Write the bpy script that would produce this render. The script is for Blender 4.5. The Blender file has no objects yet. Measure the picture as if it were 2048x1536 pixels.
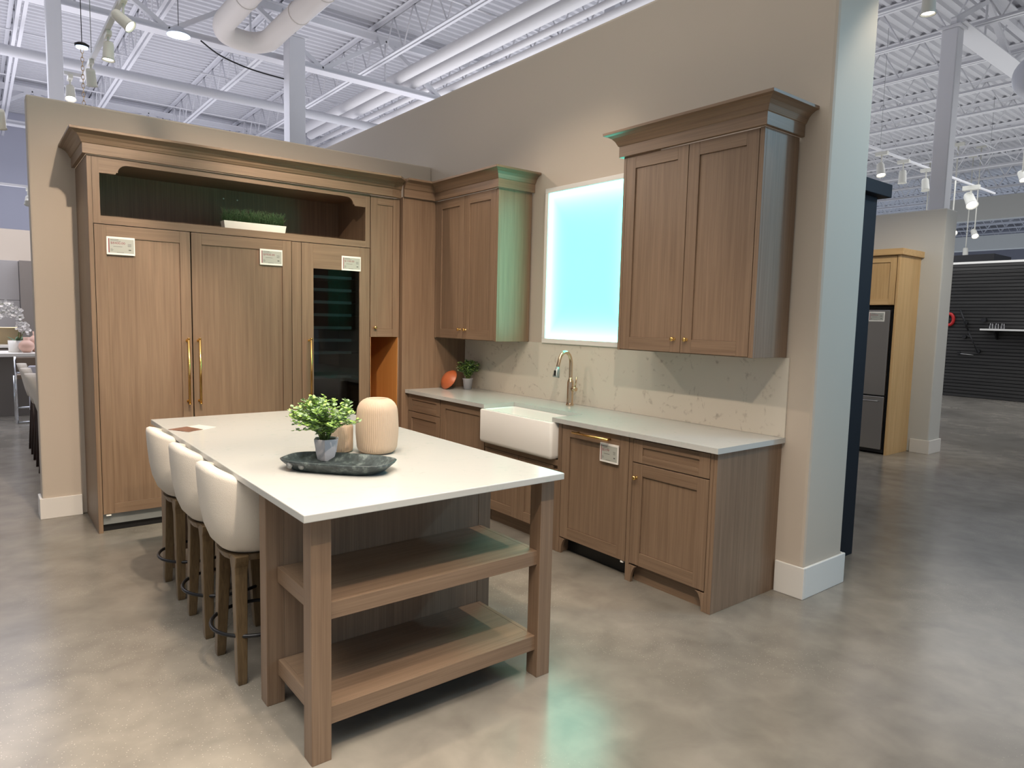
import bpy, bmesh, math, random
from mathutils import Vector, Matrix
random.seed(7)
S = bpy.context.scene
C = S.collection
PI = math.pi

# ------------------------------------------------------------------ camera
cam_d = bpy.data.cameras.new('camera'); cam = bpy.data.objects.new('camera', cam_d); C.objects.link(cam)
cam_d.sensor_width = 36.0; cam_d.lens = 1365.27 / 2048 * 36.0
cam_d.clip_start = 0.05; cam_d.clip_end = 200
yaw, pit, rol = map(math.radians, (38.3135, 5.4009, 1.3370))
fw = Vector((math.sin(yaw)*math.cos(pit), math.cos(yaw)*math.cos(pit), -math.sin(pit)))
rt = Vector((math.cos(yaw), -math.sin(yaw), 0)); up = rt.cross(fw)
R_ = rt*math.cos(rol) + up*math.sin(rol); U_ = up*math.cos(rol) - rt*math.sin(rol)
cam.matrix_world = Matrix(((R_.x, U_.x, -fw.x, -3.6784), (R_.y, U_.y, -fw.y, -6.0404), (R_.z, U_.z, -fw.z, 1.5602), (0, 0, 0, 1)))
S.camera = cam
S.view_settings.view_transform = 'Standard'; S.view_settings.look = 'None'
S.view_settings.exposure = 0.2; S.view_settings.gamma = 1.0; S.view_settings.use_curve_mapping = False

# ------------------------------------------------------------------ world and big lights
W = bpy.data.worlds.new('world'); S.world = W; W.use_nodes = True
W.node_tree.nodes['Background'].inputs[0].default_value = (0.86, 0.92, 1.0, 1)
W.node_tree.nodes['Background'].inputs[1].default_value = 0.34

def aim(o, tgt):
    d = Vector(tgt) - o.location
    o.rotation_euler = d.to_track_quat('-Z', 'Y').to_euler()

def area(name, loc, tgt, sx, sy, power, col, spread=180):
    l = bpy.data.lights.new(name, 'AREA'); l.shape = 'RECTANGLE'; l.size = sx; l.size_y = sy
    l.energy = power; l.color = col; l.spread = math.radians(spread)
    o = bpy.data.objects.new(name, l); C.objects.link(o); o.location = loc; aim(o, tgt); return o
# the store's high-bay lighting: large soft sources just under the roof steel
area('store_light_front', (-5.2, -7.0, 5.2), (-5.2, -6.9, 0), 6, 7, 370, (1, 0.93, 0.83), 95)
area('store_light_display', (-2.8, -3.2, 5.2), (-2.7, -3.1, 0), 5, 6, 80, (1, 0.95, 0.88), 150)
area('cool_fill_wall_end', (3.6, -9.0, 2.6), (0.3, -4.1, 2.4), 2.5, 3.0, 32, (0.42, 0.75, 1.0), 110)  # added cool fill lamp aimed at the wall end; there is no window
area('store_light_far_right', (12, -4, 5.2), (12, -4, 0), 7, 10, 270, (0.95, 0.97, 1.0))
area('store_light_back', (-2, 7, 5.0), (-2, 7, 0), 12, 5, 480, (0.86, 0.88, 1.0))
area('store_light_back_right', (9, 7, 5.0), (9, 7, 0), 10, 6, 350, (0.84, 0.9, 1.0))
# added upward fill lamps behind the partitions, brightening the roof deck; no fixtures there
area('deck_fill_next_bay', (-5.2, 4.6, 2.9), (-5.2, 4.6, 9), 7.5, 7.5, 165, (0.90, 0.90, 1.0), 150)
area('deck_fill_back', (2.0, 10.0, 2.9), (2.0, 10.0, 9), 20, 6, 260, (0.86, 0.87, 1.0))
area('deck_fill_behind_wall', (3.0, 2.5, 2.9), (3.0, 2.5, 9), 4.5, 9, 130, (0.92, 0.92, 1.0), 150)
area('deck_fill_right', (11.8, -3.0, 2.9), (11.8, -3.0, 9), 11, 16, 310, (0.96, 0.98, 1.0))
area('deck_fill_far_right', (24.0, 0.0, 3.6), (24.0, 0.0, 9), 10, 20, 300, (0.74, 0.84, 1.0))

def spot(name, loc, tgt, power, col, ang=70, blend=0.5, rad=0.04, parent=None):
    l = bpy.data.lights.new(name, 'SPOT'); l.energy = power; l.color = col
    l.spot_size = math.radians(ang); l.spot_blend = blend; l.shadow_soft_size = rad
    o = bpy.data.objects.new(name, l); C.objects.link(o); o.location = loc; aim(o, tgt); return o
WARM = (1.0, 0.80, 0.62)

# ------------------------------------------------------------------ materials
def newmat(name):
    m = bpy.data.materials.new(name); m.use_nodes = True
    nt = m.node_tree; b = nt.nodes['Principled BSDF']; return m, nt, b
def plain(name, col, rough=0.5, metal=0.0, spec=0.5, bump=0, bscale=200, emit=None, es=1.0, var=0, coat=0):
    m, nt, b = newmat(name)
    b.inputs['Base Color'].default_value = (*col, 1); b.inputs['Roughness'].default_value = rough
    b.inputs['Metallic'].default_value = metal; b.inputs['Specular IOR Level'].default_value = spec
    if coat: b.inputs['Coat Weight'].default_value = coat; b.inputs['Coat Roughness'].default_value = 0.05
    tc = None
    if bump or var:
        tc = nt.nodes.new('ShaderNodeTexCoord'); n = nt.nodes.new('ShaderNodeTexNoise')
        n.inputs['Scale'].default_value = bscale; n.inputs['Detail'].default_value = 4
        nt.links.new(tc.outputs['Object'], n.inputs['Vector'])
        if bump:
            bp = nt.nodes.new('ShaderNodeBump'); bp.inputs['Strength'].default_value = bump; bp.inputs['Distance'].default_value = 0.002
            nt.links.new(n.outputs['Fac'], bp.inputs['Height']); nt.links.new(bp.outputs['Normal'], b.inputs['Normal'])
        if var:
            mx = nt.nodes.new('ShaderNodeMix'); mx.data_type = 'RGBA'
            mx.inputs['A'].default_value = (*[c*(1-var) for c in col], 1); mx.inputs['B'].default_value = (*[min(1, c*(1+var)) for c in col], 1)
            nt.links.new(n.outputs['Fac'], mx.inputs['Factor']); nt.links.new(mx.outputs['Result'], b.inputs['Base Color'])
    if emit:
        b.inputs['Emission Color'].default_value = (*emit, 1); b.inputs['Emission Strength'].default_value = es
    return m
def wood(name, axis, dark, light, rough=0.42, k=1.0):
    m, nt, b = newmat(name)
    L = nt.links.new
    tc = nt.nodes.new('ShaderNodeTexCoord')
    oi = nt.nodes.new('ShaderNodeObjectInfo')
    add = nt.nodes.new('ShaderNodeVectorMath'); add.operation = 'ADD'
    mul = nt.nodes.new('ShaderNodeVectorMath'); mul.operation = 'SCALE'; mul.inputs['Scale'].default_value = 9.0
    cmb = nt.nodes.new('ShaderNodeCombineXYZ')
    for i in range(3): L(oi.outputs['Random'], cmb.inputs[i])
    L(cmb.outputs[0], mul.inputs[0]); L(tc.outputs['Object'], add.inputs[0]); L(mul.outputs[0], add.inputs[1])
    def noise(s_across, s_along, detail, dist=0.0):
        mp = nt.nodes.new('ShaderNodeMapping')
        sc = [s_across*k]*3; sc['xyz'.index(axis)] = s_along*k
        mp.inputs['Scale'].default_value = sc
        n = nt.nodes.new('ShaderNodeTexNoise'); n.inputs['Scale'].default_value = 1.0
        n.inputs['Detail'].default_value = detail; n.inputs['Distortion'].default_value = dist
        L(add.outputs[0], mp.inputs[0]); L(mp.outputs[0], n.inputs['Vector']); return n
    n1 = noise(45, 1.3, 3, 0.4); n2 = noise(230, 3.0, 3); n3 = noise(3.0, 0.6, 2)
    a = nt.nodes.new('ShaderNodeMath'); a.operation = 'MULTIPLY'; a.inputs[1].default_value = 0.33; L(n1.outputs['Fac'], a.inputs[0])
    c = nt.nodes.new('ShaderNodeMath'); c.operation = 'MULTIPLY_ADD'; c.inputs[1].default_value = 0.34; L(n2.outputs['Fac'], c.inputs[0]); L(a.outputs[0], c.inputs[2])
    d = nt.nodes.new('ShaderNodeMath'); d.operation = 'MULTIPLY_ADD'; d.inputs[1].default_value = 0.25; L(n3.outputs['Fac'], d.inputs[0]); L(c.outputs[0], d.inputs[2])
    rp = nt.nodes.new('ShaderNodeValToRGB'); rp.color_ramp.elements[0].position = 0.32; rp.color_ramp.elements[1].position = 0.62
    rp.color_ramp.elements[0].color = (*dark, 1); rp.color_ramp.elements[1].color = (*light, 1)
    L(d.outputs[0], rp.inputs[0]); L(rp.outputs[0], b.inputs['Base Color'])
    bp = nt.nodes.new('ShaderNodeBump'); bp.inputs['Strength'].default_value = 0.18; bp.inputs['Distance'].default_value = 0.001
    L(n2.outputs['Fac'], bp.inputs['Height']); L(bp.outputs[0], b.inputs['Normal'])
    b.inputs['Roughness'].default_value = rough; b.inputs['Specular IOR Level'].default_value = 0.4
    return m
WD, WL = (0.152, 0.097, 0.061), (0.258, 0.176, 0.116)
Wz = wood('wood_vertical', 'z', WD, WL); Wx = wood('wood_along_x', 'x', WD, WL); Wy = wood('wood_along_y', 'y', WD, WL)
LEGW = wood('aged_leg_wood', 'z', (0.075, 0.048, 0.024), (0.19, 0.13, 0.068), 0.38)
OKz = wood('light_oak_vertical', 'z', (0.50, 0.31, 0.13), (0.72, 0.49, 0.24)); OKx = wood('light_oak_along_y', 'y', (0.50, 0.31, 0.13), (0.72, 0.49, 0.24))
ORG = wood('maple_interior', 'z', (0.50, 0.21, 0.055), (0.62, 0.29, 0.085), 0.45, 0.6)
DKW = wood('dark_stool_wood', 'z', (0.016, 0.008, 0.006), (0.04, 0.018, 0.013), 0.35)

def quartz(name, base, vein, rough):
    m, nt, b = newmat(name); L = nt.links.new
    tc = nt.nodes.new('ShaderNodeTexCoord')
    n = nt.nodes.new('ShaderNodeTexNoise'); n.inputs['Scale'].default_value = 3.0; n.inputs['Detail'].default_value = 8; n.inputs['Distortion'].default_value = 1.2
    n2 = nt.nodes.new('ShaderNodeTexNoise'); n2.inputs['Scale'].default_value = 28; n2.inputs['Detail'].default_value = 6
    L(tc.outputs['Object'], n.inputs['Vector']); L(tc.outputs['Object'], n2.inputs['Vector'])
    r1 = nt.nodes.new('ShaderNodeValToRGB'); e = r1.color_ramp.elements
    e[0].position = 0.47; e[0].color = (0, 0, 0, 1); e[1].position = 0.53; e[1].color = (0, 0, 0, 1)
    m1 = e.new(0.50); m1.color = (1, 1, 1, 1)
    L(n.outputs['Fac'], r1.inputs[0])
    r2 = nt.nodes.new('ShaderNodeValToRGB'); r2.color_ramp.elements[0].position = 0.5; r2.color_ramp.elements[1].position = 0.72; L(n2.outputs['Fac'], r2.inputs[0])
    mu = nt.nodes.new('ShaderNodeMath'); mu.operation = 'MULTIPLY'; L(r1.outputs[0], mu.inputs[0]); L(r2.outputs[0], mu.inputs[1])
    mx = nt.nodes.new('ShaderNodeMix'); mx.data_type = 'RGBA'; mx.inputs['A'].default_value = (*base, 1); mx.inputs['B'].default_value = (*vein, 1)
    L(mu.outputs[0], mx.inputs['Factor']); L(mx.outputs['Result'], b.inputs['Base Color'])
    b.inputs['Roughness'].default_value = rough; return m
QTOP = quartz('white_quartz_top', (0.48, 0.485, 0.465), (0.41, 0.45, 0.42), 0.16)
QBS = quartz('quartz_backsplash', (0.60, 0.56, 0.48), (0.34, 0.30, 0.25), 0.3)

def concrete():
    m, nt, b = newmat('polished_concrete'); L = nt.links.new
    tc = nt.nodes.new('ShaderNodeTexCoord')
    def noi(s, d, dist=0):
        n = nt.nodes.new('ShaderNodeTexNoise'); n.inputs['Scale'].default_value = s; n.inputs['Detail'].default_value = d; n.inputs['Distortion'].default_value = dist
        L(tc.outputs['Object'], n.inputs['Vector']); return n
    n1 = noi(0.45, 6, 0.5); n2 = noi(5, 8, 0.3); n3 = noi(0.9, 5, 0.8)
    r1 = nt.nodes.new('ShaderNodeValToRGB'); r1.color_ramp.elements[0].position = 0.36; r1.color_ramp.elements[1].position = 0.66
    r1.color_ramp.elements[0].color = (0.175, 0.160, 0.136, 1); r1.color_ramp.elements[1].color = (0.262, 0.238, 0.200, 1)
    L(n1.outputs['Fac'], r1.inputs[0])
    m2 = nt.nodes.new('ShaderNodeMix'); m2.data_type = 'RGBA'; m2.blend_type = 'OVERLAY'; m2.inputs['Factor'].default_value = 0.45
    L(r1.outputs[0], m2.inputs['A']); L(n2.outputs['Fac'], m2.inputs['B'])
    v = nt.nodes.new('ShaderNodeTexVoronoi'); v.inputs['Scale'].default_value = 75; v.inputs['Randomness'].default_value = 1
    L(tc.outputs['Object'], v.inputs['Vector'])
    rv = nt.nodes.new('ShaderNodeValToRGB'); rv.color_ramp.elements[0].position = 0.10; rv.color_ramp.elements[0].color = (1, 1, 1, 1)
    rv.color_ramp.elements[1].position = 0.16; rv.color_ramp.elements[1].color = (0, 0, 0, 1); L(v.outputs['Distance'], rv.inputs[0])
    rm = nt.nodes.new('ShaderNodeValToRGB'); rm.color_ramp.elements[0].position = 0.5; rm.color_ramp.elements[1].position = 0.62; L(n3.outputs['Fac'], rm.inputs[0])
    mu = nt.nodes.new('ShaderNodeMath'); mu.operation = 'MULTIPLY'; L(rv.outputs[0], mu.inputs[0]); L(rm.outputs[0], mu.inputs[1])
    mu2 = nt.nodes.new('ShaderNodeMath'); mu2.operation = 'MULTIPLY'; mu2.inputs[1].default_value = 0.55; L(mu.outputs[0], mu2.inputs[0])
    m3 = nt.nodes.new('ShaderNodeMix'); m3.data_type = 'RGBA'; m3.inputs['B'].default_value = (0.62, 0.57, 0.48, 1)
    L(mu2.outputs[0], m3.inputs['Factor']); L(m2.outputs['Result'], m3.inputs['A'])
    L(m3.outputs['Result'], b.inputs['Base Color'])
    rr = nt.nodes.new('ShaderNodeMapRange'); rr.inputs['To Min'].default_value = 0.12; rr.inputs['To Max'].default_value = 0.34
    L(n3.outputs['Fac'], rr.inputs['Value']); L(rr.outputs[0], b.inputs['Roughness'])
    bp = nt.nodes.new('ShaderNodeBump'); bp.inputs['Strength'].default_value = 0.05; bp.inputs['Distance'].default_value = 0.002
    L(n2.outputs['Fac'], bp.inputs['Height']); L(bp.outputs[0], b.inputs['Normal'])
    return m
FLOOR = concrete()
PAINT = plain('beige_wall_paint', (0.51, 0.445, 0.37), 0.75, bump=0.12, bscale=260)
PAINT2 = plain('greige_wall_paint', (0.53, 0.53, 0.50), 0.75)
WALLG = plain('far_grey_wall', (0.54, 0.55, 0.64), 0.8)
TRIM = plain('white_trim_paint', (0.72, 0.70, 0.66), 0.45)
STEEL = plain('white_painted_steel', (0.74, 0.74, 0.77), 0.6)
DECK = plain('white_painted_deck', (0.62, 0.62, 0.65), 0.6)
DUCT = plain('white_duct', (0.78, 0.77, 0.77), 0.5)
CREAMDUCT = plain('cream_pipe', (0.76, 0.71, 0.66), 0.5)
BRASS = plain('brushed_brass', (0.78, 0.50, 0.17), 0.22, 1.0)
CHAMP = plain('champagne_bronze', (0.68, 0.52, 0.36), 0.2, 1.0)
WHITEC = plain('white_fireclay', (0.80, 0.78, 0.74), 0.12)
FABRIC = plain('cream_woven_fabric', (0.62, 0.575, 0.51), 0.85, bump=0.6, bscale=300)
IRON = plain('dark_iron', (0.03, 0.03, 0.032), 0.35, 0.8)
BLACK = plain('black', (0.008, 0.008, 0.009), 0.4)
GASKET = plain('dark_void', (0.012, 0.010, 0.009), 0.7)
GREYM = plain('grey_metal', (0.36, 0.38, 0.38), 0.35, 0.6)
STAIN = plain('stainless_steel', (0.42, 0.41, 0.40), 0.28, 1.0)
CHROME = plain('chrome', (0.75, 0.77, 0.8), 0.08, 1.0)
NAVY = plain('navy_paint', (0.006, 0.009, 0.015), 0.6, spec=0.2)
TAGW = plain('white_plastic', (0.82, 0.80, 0.75), 0.35)
TAGS = plain('grey_eink', (0.40, 0.41, 0.37), 0.4)
INK = plain('ink_grey', (0.09, 0.09, 0.08), 0.6)
RED = plain('price_red', (0.22, 0.03, 0.04), 0.5)
VASE = plain('peach_ceramic', (0.50, 0.385, 0.28), 0.6)
PINK = plain('pink_ceramic', (0.60, 0.38, 0.30), 0.5)
POT = plain('pale_grey_pot', (0.50, 0.50, 0.54), 0.55)
def mottled():
    m, nt, b = newmat('mottled_green_grey_stone'); L = nt.links.new
    tc = nt.nodes.new('ShaderNodeTexCoord'); n = nt.nodes.new('ShaderNodeTexNoise'); n.inputs['Scale'].default_value = 26; n.inputs['Detail'].default_value = 7; n.inputs['Roughness'].default_value = 0.7
    L(tc.outputs['Object'], n.inputs['Vector']); rp = nt.nodes.new('ShaderNodeValToRGB'); e = rp.color_ramp.elements
    e[0].position = 0.38; e[0].color = (0.016, 0.022, 0.023, 1); e[1].position = 0.68; e[1].color = (0.17, 0.20, 0.19, 1); mid = e.new(0.54); mid.color = (0.045, 0.060, 0.062, 1)
    L(n.outputs['Fac'], rp.inputs[0]); L(rp.outputs[0], b.inputs['Base Color']); b.inputs['Roughness'].default_value = 0.45; return m
TRAY = mottled()
TERRA = plain('terracotta_glaze', (0.42, 0.105, 0.035), 0.4, var=0.3, bscale=8)
SOIL = plain('soil', (0.03, 0.022, 0.015), 0.9)
STEM = plain('green_stem', (0.12, 0.17, 0.04), 0.6)
LEAF = plain('bright_leaf', (0.36, 0.56, 0.13), 0.5, var=0.4, bscale=25)
LEAF2 = plain('sage_leaf', (0.26, 0.38, 0.20), 0.5, var=0.4, bscale=25)
LEAFD = plain('dark_leaf', (0.045, 0.10, 0.035), 0.55, var=0.5, bscale=40)
PETAL = plain('white_petal', (0.80, 0.79, 0.78), 0.5)
LENS = plain('lit_lamp', (1, 1, 1), 0.5, emit=(1.0, 0.93, 0.82), es=9)
LENSC = plain('lit_lamp_cool', (1, 1, 1), 0.5, emit=(0.55, 0.72, 1.0), es=1.4)
HEAD = plain('white_lamp_housing', (0.74, 0.73, 0.66), 0.4)
SLAT = wood('charcoal_slat', 'y', (0.018, 0.017, 0.016), (0.060, 0.057, 0.053), 0.6, 0.5)
WARMLED = plain('warm_led_strip', (1, 1, 1), 0.5, emit=(1.0, 0.72, 0.35), es=3)
GREYCAB = plain('grey_gloss_cabinet', (0.34, 0.33, 0.33), 0.25)
GREYCAB2 = plain('taupe_panel', (0.20, 0.18, 0.165), 0.35)
CREAM = plain('cream_backsplash', (0.66, 0.58, 0.42), 0.4)
BROWNF = plain('taupe_upholstery', (0.22, 0.165, 0.12), 0.8)
GREYCH = plain('pale_blue_grey_fabric', (0.50, 0.50, 0.56), 0.8)
GLOBE = plain('white_pendant', (0.62, 0.64, 0.70), 0.4)
def glassmat(name, tint, rough=0.02, alpha=None):
    m, nt, b = newmat(name)
    b.inputs['Base Color'].default_value = (*tint, 1); b.inputs['Roughness'].default_value = rough
    b.inputs['Transmission Weight'].default_value = 1.0; b.inputs['IOR'].default_value = 1.15
    return m
GLASS = glassmat('clear_glass', (0.95, 0.95, 0.97))
def tinted():
    m, nt, b = newmat('tinted_door_glass'); L = nt.links.new
    nt.nodes.remove(b); out = nt.nodes['Material Output']
    tr = nt.nodes.new('ShaderNodeBsdfTransparent'); tr.inputs[0].default_value = (0.42, 0.47, 0.50, 1)
    gl = nt.nodes.new('ShaderNodeBsdfGlossy'); gl.inputs['Roughness'].default_value = 0.03; gl.inputs[0].default_value = (0.9, 0.9, 0.9, 1)
    fr = nt.nodes.new('ShaderNodeFresnel'); fr.inputs[0].default_value = 1.45
    mx = nt.nodes.new('ShaderNodeMixShader'); L(fr.outputs[0], mx.inputs[0]); L(tr.outputs[0], mx.inputs[1]); L(gl.outputs[0], mx.inputs[2]); L(mx.outputs[0], out.inputs[0])
    return m
DGLASS = tinted()
def lightbox():
    m, nt, b = newmat('cyan_light_box'); L = nt.links.new
    tc = nt.nodes.new('ShaderNodeTexCoord'); sp = nt.nodes.new('ShaderNodeSeparateXYZ'); L(tc.outputs['Generated'], sp.inputs[0])
    def edge(out):
        s = nt.nodes.new('ShaderNodeMath'); s.operation = 'SUBTRACT'; s.inputs[1].default_value = 0.5; L(out, s.inputs[0])
        a = nt.nodes.new('ShaderNodeMath'); a.operation = 'ABSOLUTE'; L(s.outputs[0], a.inputs[0])
        p = nt.nodes.new('ShaderNodeMath'); p.operation = 'MULTIPLY'; p.inputs[1].default_value = 2.0; L(a.outputs[0], p.inputs[0])
        q = nt.nodes.new('ShaderNodeMath'); q.operation = 'POWER'; q.inputs[1].default_value = 7.0; L(p.outputs[0], q.inputs[0]); return q
    ey, ez = edge(sp.outputs['Y']), edge(sp.outputs['Z'])
    mx = nt.nodes.new('ShaderNodeMath'); mx.operation = 'MAXIMUM'; L(ey.outputs[0], mx.inputs[0])
    ez2 = nt.nodes.new('ShaderNodeMath'); ez2.operation = 'MULTIPLY'; ez2.inputs[1].default_value = 0.8; L(ez.outputs[0], ez2.inputs[0]); L(ez2.outputs[0], mx.inputs[1])
    cm = nt.nodes.new('ShaderNodeMix'); cm.data_type = 'RGBA'; cm.inputs['A'].default_value = (0.205, 2.5, 1.9, 1); cm.inputs['B'].default_value = (0.8, 2.8, 2.5, 1)
    L(mx.outputs[0], cm.inputs['Factor']); L(cm.outputs['Result'], b.inputs['Emission Color']); b.inputs['Emission Strength'].default_value = 1.7
    b.inputs['Base Color'].default_value = (0.03, 0.04, 0.04, 1); b.inputs['Roughness'].default_value = 0.3
    return m
BOX = lightbox()

# ------------------------------------------------------------------ mesh builder
class MB:
    def __init__(s): s.v = []; s.f = []; s.m = []; s.mats = []; s.sm = []
    def mi(s, m):
        if m not in s.mats: s.mats.append(m)
        return s.mats.index(m)
    def add(s, vs, fs, m, smooth=False):
        o = len(s.v); s.v += [tuple(v) for v in vs]; k = s.mi(m)
        for f in fs: s.f.append([o+i for i in f]); s.m.append(k); s.sm.append(smooth)
        return s
    def box(s, x0, x1, y0, y1, z0, z1, m, mt=None):
        x0, x1 = sorted((x0, x1)); y0, y1 = sorted((y0, y1)); z0, z1 = sorted((z0, z1))
        vs = [(x0,y0,z0),(x1,y0,z0),(x1,y1,z0),(x0,y1,z0),(x0,y0,z1),(x1,y0,z1),(x1,y1,z1),(x0,y1,z1)]
        if mt: vs = [mt @ Vector(v) for v in vs]
        return s.add(vs, [(0,3,2,1),(4,5,6,7),(0,1,5,4),(1,2,6,5),(2,3,7,6),(3,0,4,7)], m)
    def hull(s, bot, top, m):   # two equal-length rings
        n = len(bot)
        return s.add(list(bot)+list(top), [tuple(range(n))[::-1], tuple(range(n, 2*n))] + [(i, (i+1)%n, n+(i+1)%n, n+i) for i in range(n)], m)
    def prism(s, poly, d, m):   # closed polygon of 3D points extruded by vector d
        return s.hull(poly, [tuple(Vector(p)+Vector(d)) for p in poly], m)
    def loft(s, rings, m, smooth=True, cap=True, close=True):
        n = len(rings[0]); vs = [p for r in rings for p in r]; fs = []
        for k in range(len(rings)-1):
            for i in range(n if close else n-1):
                j = (i+1) % n; fs.append((k*n+i, k*n+j, (k+1)*n+j, (k+1)*n+i))
        s.add(vs, fs, m, smooth)
        if cap:
            o = len(s.v)-len(vs)
            for r, rev in ((0, True), (len(rings)-1, False)):
                f = [o+r*n+i for i in range(n)]; s.f.append(f[::-1] if rev else f); s.m.append(s.mi(m)); s.sm.append(False)
        return s
    def tube(s, pts, r, m, n=10, closed=False):
        pts = [Vector(p) for p in pts]; rs = r if isinstance(r, (list, tuple)) else [r]*len(pts); rings = []
        N = len(pts); pn = None
        for i, p in enumerate(pts):
            a = pts[i-1] if (i > 0 or closed) else pts[i]; b = pts[(i+1) % N] if (i < N-1 or closed) else pts[i]
            t = (b-a).normalized()
            if pn is None:
                u = t.orthogonal().normalized()
            else:
                u = (pn - t*pn.dot(t)); u = u.normalized() if u.length > 1e-6 else t.orthogonal().normalized()
            pn = u; w = t.cross(u)
            rings.append([tuple(p + (u*math.cos(2*PI*k/n) + w*math.sin(2*PI*k/n))*rs[i]) for k in range(n)])
        if closed: rings.append(rings[0])
        return s.loft(rings, m, True, not closed)
    def cyl(s, a, b, r, m, n=20, r2=None):
        return s.tube([a, b], [r, r if r2 is None else r2], m, n)
    def lathe(s, prof, c, m, n=32, mt=None, cap=True):
        rings = []
        for r, z in prof:
            ring = [Vector((r*math.cos(2*PI*k/n), r*math.sin(2*PI*k/n), z)) for k in range(n)]
            if mt: ring = [mt @ v for v in ring]
            rings.append([tuple(v + Vector(c)) for v in ring])
        return s.loft(rings, m, True, cap)
    def build(s, name, parent=None, bevel=0, label=None, sub=0, fix=True):
        org = Vector(parent['_o']) if parent is not None and '_o' in parent else Vector((0, 0, 0))
        me = bpy.data.meshes.new(name); me.from_pydata([tuple(Vector(v)-org) for v in s.v], [], s.f)
        for m in s.mats: me.materials.append(m)
        me.polygons.foreach_set('material_index', s.m); me.polygons.foreach_set('use_smooth', s.sm)
        if fix:
            bm = bmesh.new(); bm.from_mesh(me); bmesh.ops.recalc_face_normals(bm, faces=bm.faces); bm.to_mesh(me); bm.free()
        me.update()
        o = bpy.data.objects.new(name, me); C.objects.link(o)
        if parent is not None: o.parent = parent; o['_o'] = tuple(org)
        if bevel:
            b = o.modifiers.new('bevel', 'BEVEL'); b.width = bevel; b.segments = 2; b.limit_method = 'ANGLE'; b.angle_limit = math.radians(50); b.harden_normals = False
        if sub:
            b = o.modifiers.new('sub', 'SUBSURF'); b.levels = sub; b.render_levels = sub
        if label: o['label'] = label
        return o
ALL = []
def thing(name, loc, label, cat, group=None):
    o = bpy.data.objects.new(name, None); C.objects.link(o); o.location = loc; o.empty_display_size = 0.1
    o['_o'] = tuple(loc); o['label'] = label; o['category'] = cat
    if group: o['group'] = group
    return o
def tag(o, label, cat, group=None, kind=None):
    o['label'] = label; o['category'] = cat
    if group: o['group'] = group
    if kind: o['kind'] = kind
    return o
def struct(o): o['kind'] = 'structure'; return o
def dup(root, off, label, group=None):
    r = root.copy(); C.objects.link(r); r.location = Vector(root.location)+Vector(off); r['label'] = label
    if group: r['group'] = group
    for ch in root.children:
        c = ch.copy(); C.objects.link(c); c.parent = r
        for g in ch.children:
            d = g.copy(); C.objects.link(d); d.parent = c
    return r
def smooth_path(pts, n=6):
    P = [Vector(p) for p in pts]; out = []
    for i in range(len(P)-1):
        p0 = P[max(i-1, 0)]; p1 = P[i]; p2 = P[i+1]; p3 = P[min(i+2, len(P)-1)]
        for k in range(n):
            t = k/n
            out.append(0.5*((2*p1)+(p2-p0)*t+(2*p0-5*p1+4*p2-p3)*t*t+(3*p1-p0-3*p2+p3)*t**3))
    out.append(P[-1]); return out

# ================================================================== STRUCTURE
struct(MB().box(-16, 34, -14, 16, -0.1, 0, FLOOR).build('floor'))
# corrugated roof deck, flutes along x
rg = []; y = -14.0; P = 0.1525
while y < 16:
    rg += [(y, 6.10), (y+0.055, 6.10), (y+0.075, 6.14), (y+0.130, 6.14)]; y += P
b = MB(); vs = []; fs = []
for x in (-16, 34):
    vs += [(x, a, z) for a, z in rg]
n = len(rg)
fs = [(i, i+1, n+i+1, n+i) for i in range(n-1)]
b.add(vs, fs, DECK); struct(b.build('ceiling', fix=False))
HA, HB = 3.06, 3.72
b = MB(); b.box(-3.323, 0, 0, 0.16, 0, HA, PAINT); struct(b.build('wall_back', bevel=0.012))
b = MB(); b.box(0, 0.452, -4.11, 5.0, 0, HB, PAINT); struct(b.build('wall_right', bevel=0.02))
b = MB(); b.box(5.66, 6.0, -2.65, 9, 0, 3.03, PAINT2); struct(b.build('wall_side_bay', bevel=0.015))
b = MB(); b.box(-16, 34, 14.2, 14.4, 0, 6.1, WALLG); struct(b.build('wall_far'))
b = MB(); b.box(33, 33.2, -14, 14.2, 0, 6.1, WALLG); struct(b.build('wall_far_right'))
def baseb(name, x0, x1, y0, y1, h=0.155, t=0.016):
    b = MB(); b.box(x0, x1, y0, y1, 0, h, TRIM); struct(b.build(name, bevel=0.004))
b = MB()
b.box(-3.341, -3.072, -0.017, -0.0005, 0, 0.155, TRIM); b.box(-3.341, -3.3235, -0.0005, 0.177, 0, 0.155, TRIM); struct(b.build('baseboard_back', bevel=0.003))
b = MB(); b.box(-0.017, -0.0005, -4.127, -3.945, 0, 0.185, TRIM); b.box(-0.0005, 0.469, -4.127, -4.1105, 0, 0.185, TRIM); b.box(0.4525, 0.469, -4.1105, -3.93, 0, 0.185, TRIM)
struct(b.build('baseboard_right', bevel=0.004))
b = MB(); b.box(5.643, 5.6595, -2.667, -2.44, 0, 0.17, TRIM); b.box(5.6595, 6.017, -2.667, -2.6505, 0, 0.17, TRIM); b.box(6.0005, 6.017, -2.6505, 8.9, 0, 0.17, TRIM)
struct(b.build('baseboard_side_bay', bevel=0.003))

# light-box window on the right wall
b = MB(); y0, y1, z0, z1 = -2.765, -1.793, 1.376, 2.607; w = 0.038
for a in ((y0, y1, z1-w, z1), (y0, y1, z0, z0+w), (y0, y0+w, z0+w, z1-w), (y1-w, y1, z0+w, z1-w)):
    b.box(-0.026, -0.001, a[0], a[1], a[2], a[3], TRIM)
wf = b.build('window_1', bevel=0.003); struct(wf); wf['label'] = 'white framed cyan lit window panel above the sink'
MB().box(-0.012, -0.002, y0+w, y1-w, z0+w, z1-w, BOX).build('window_pane', wf)

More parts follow.
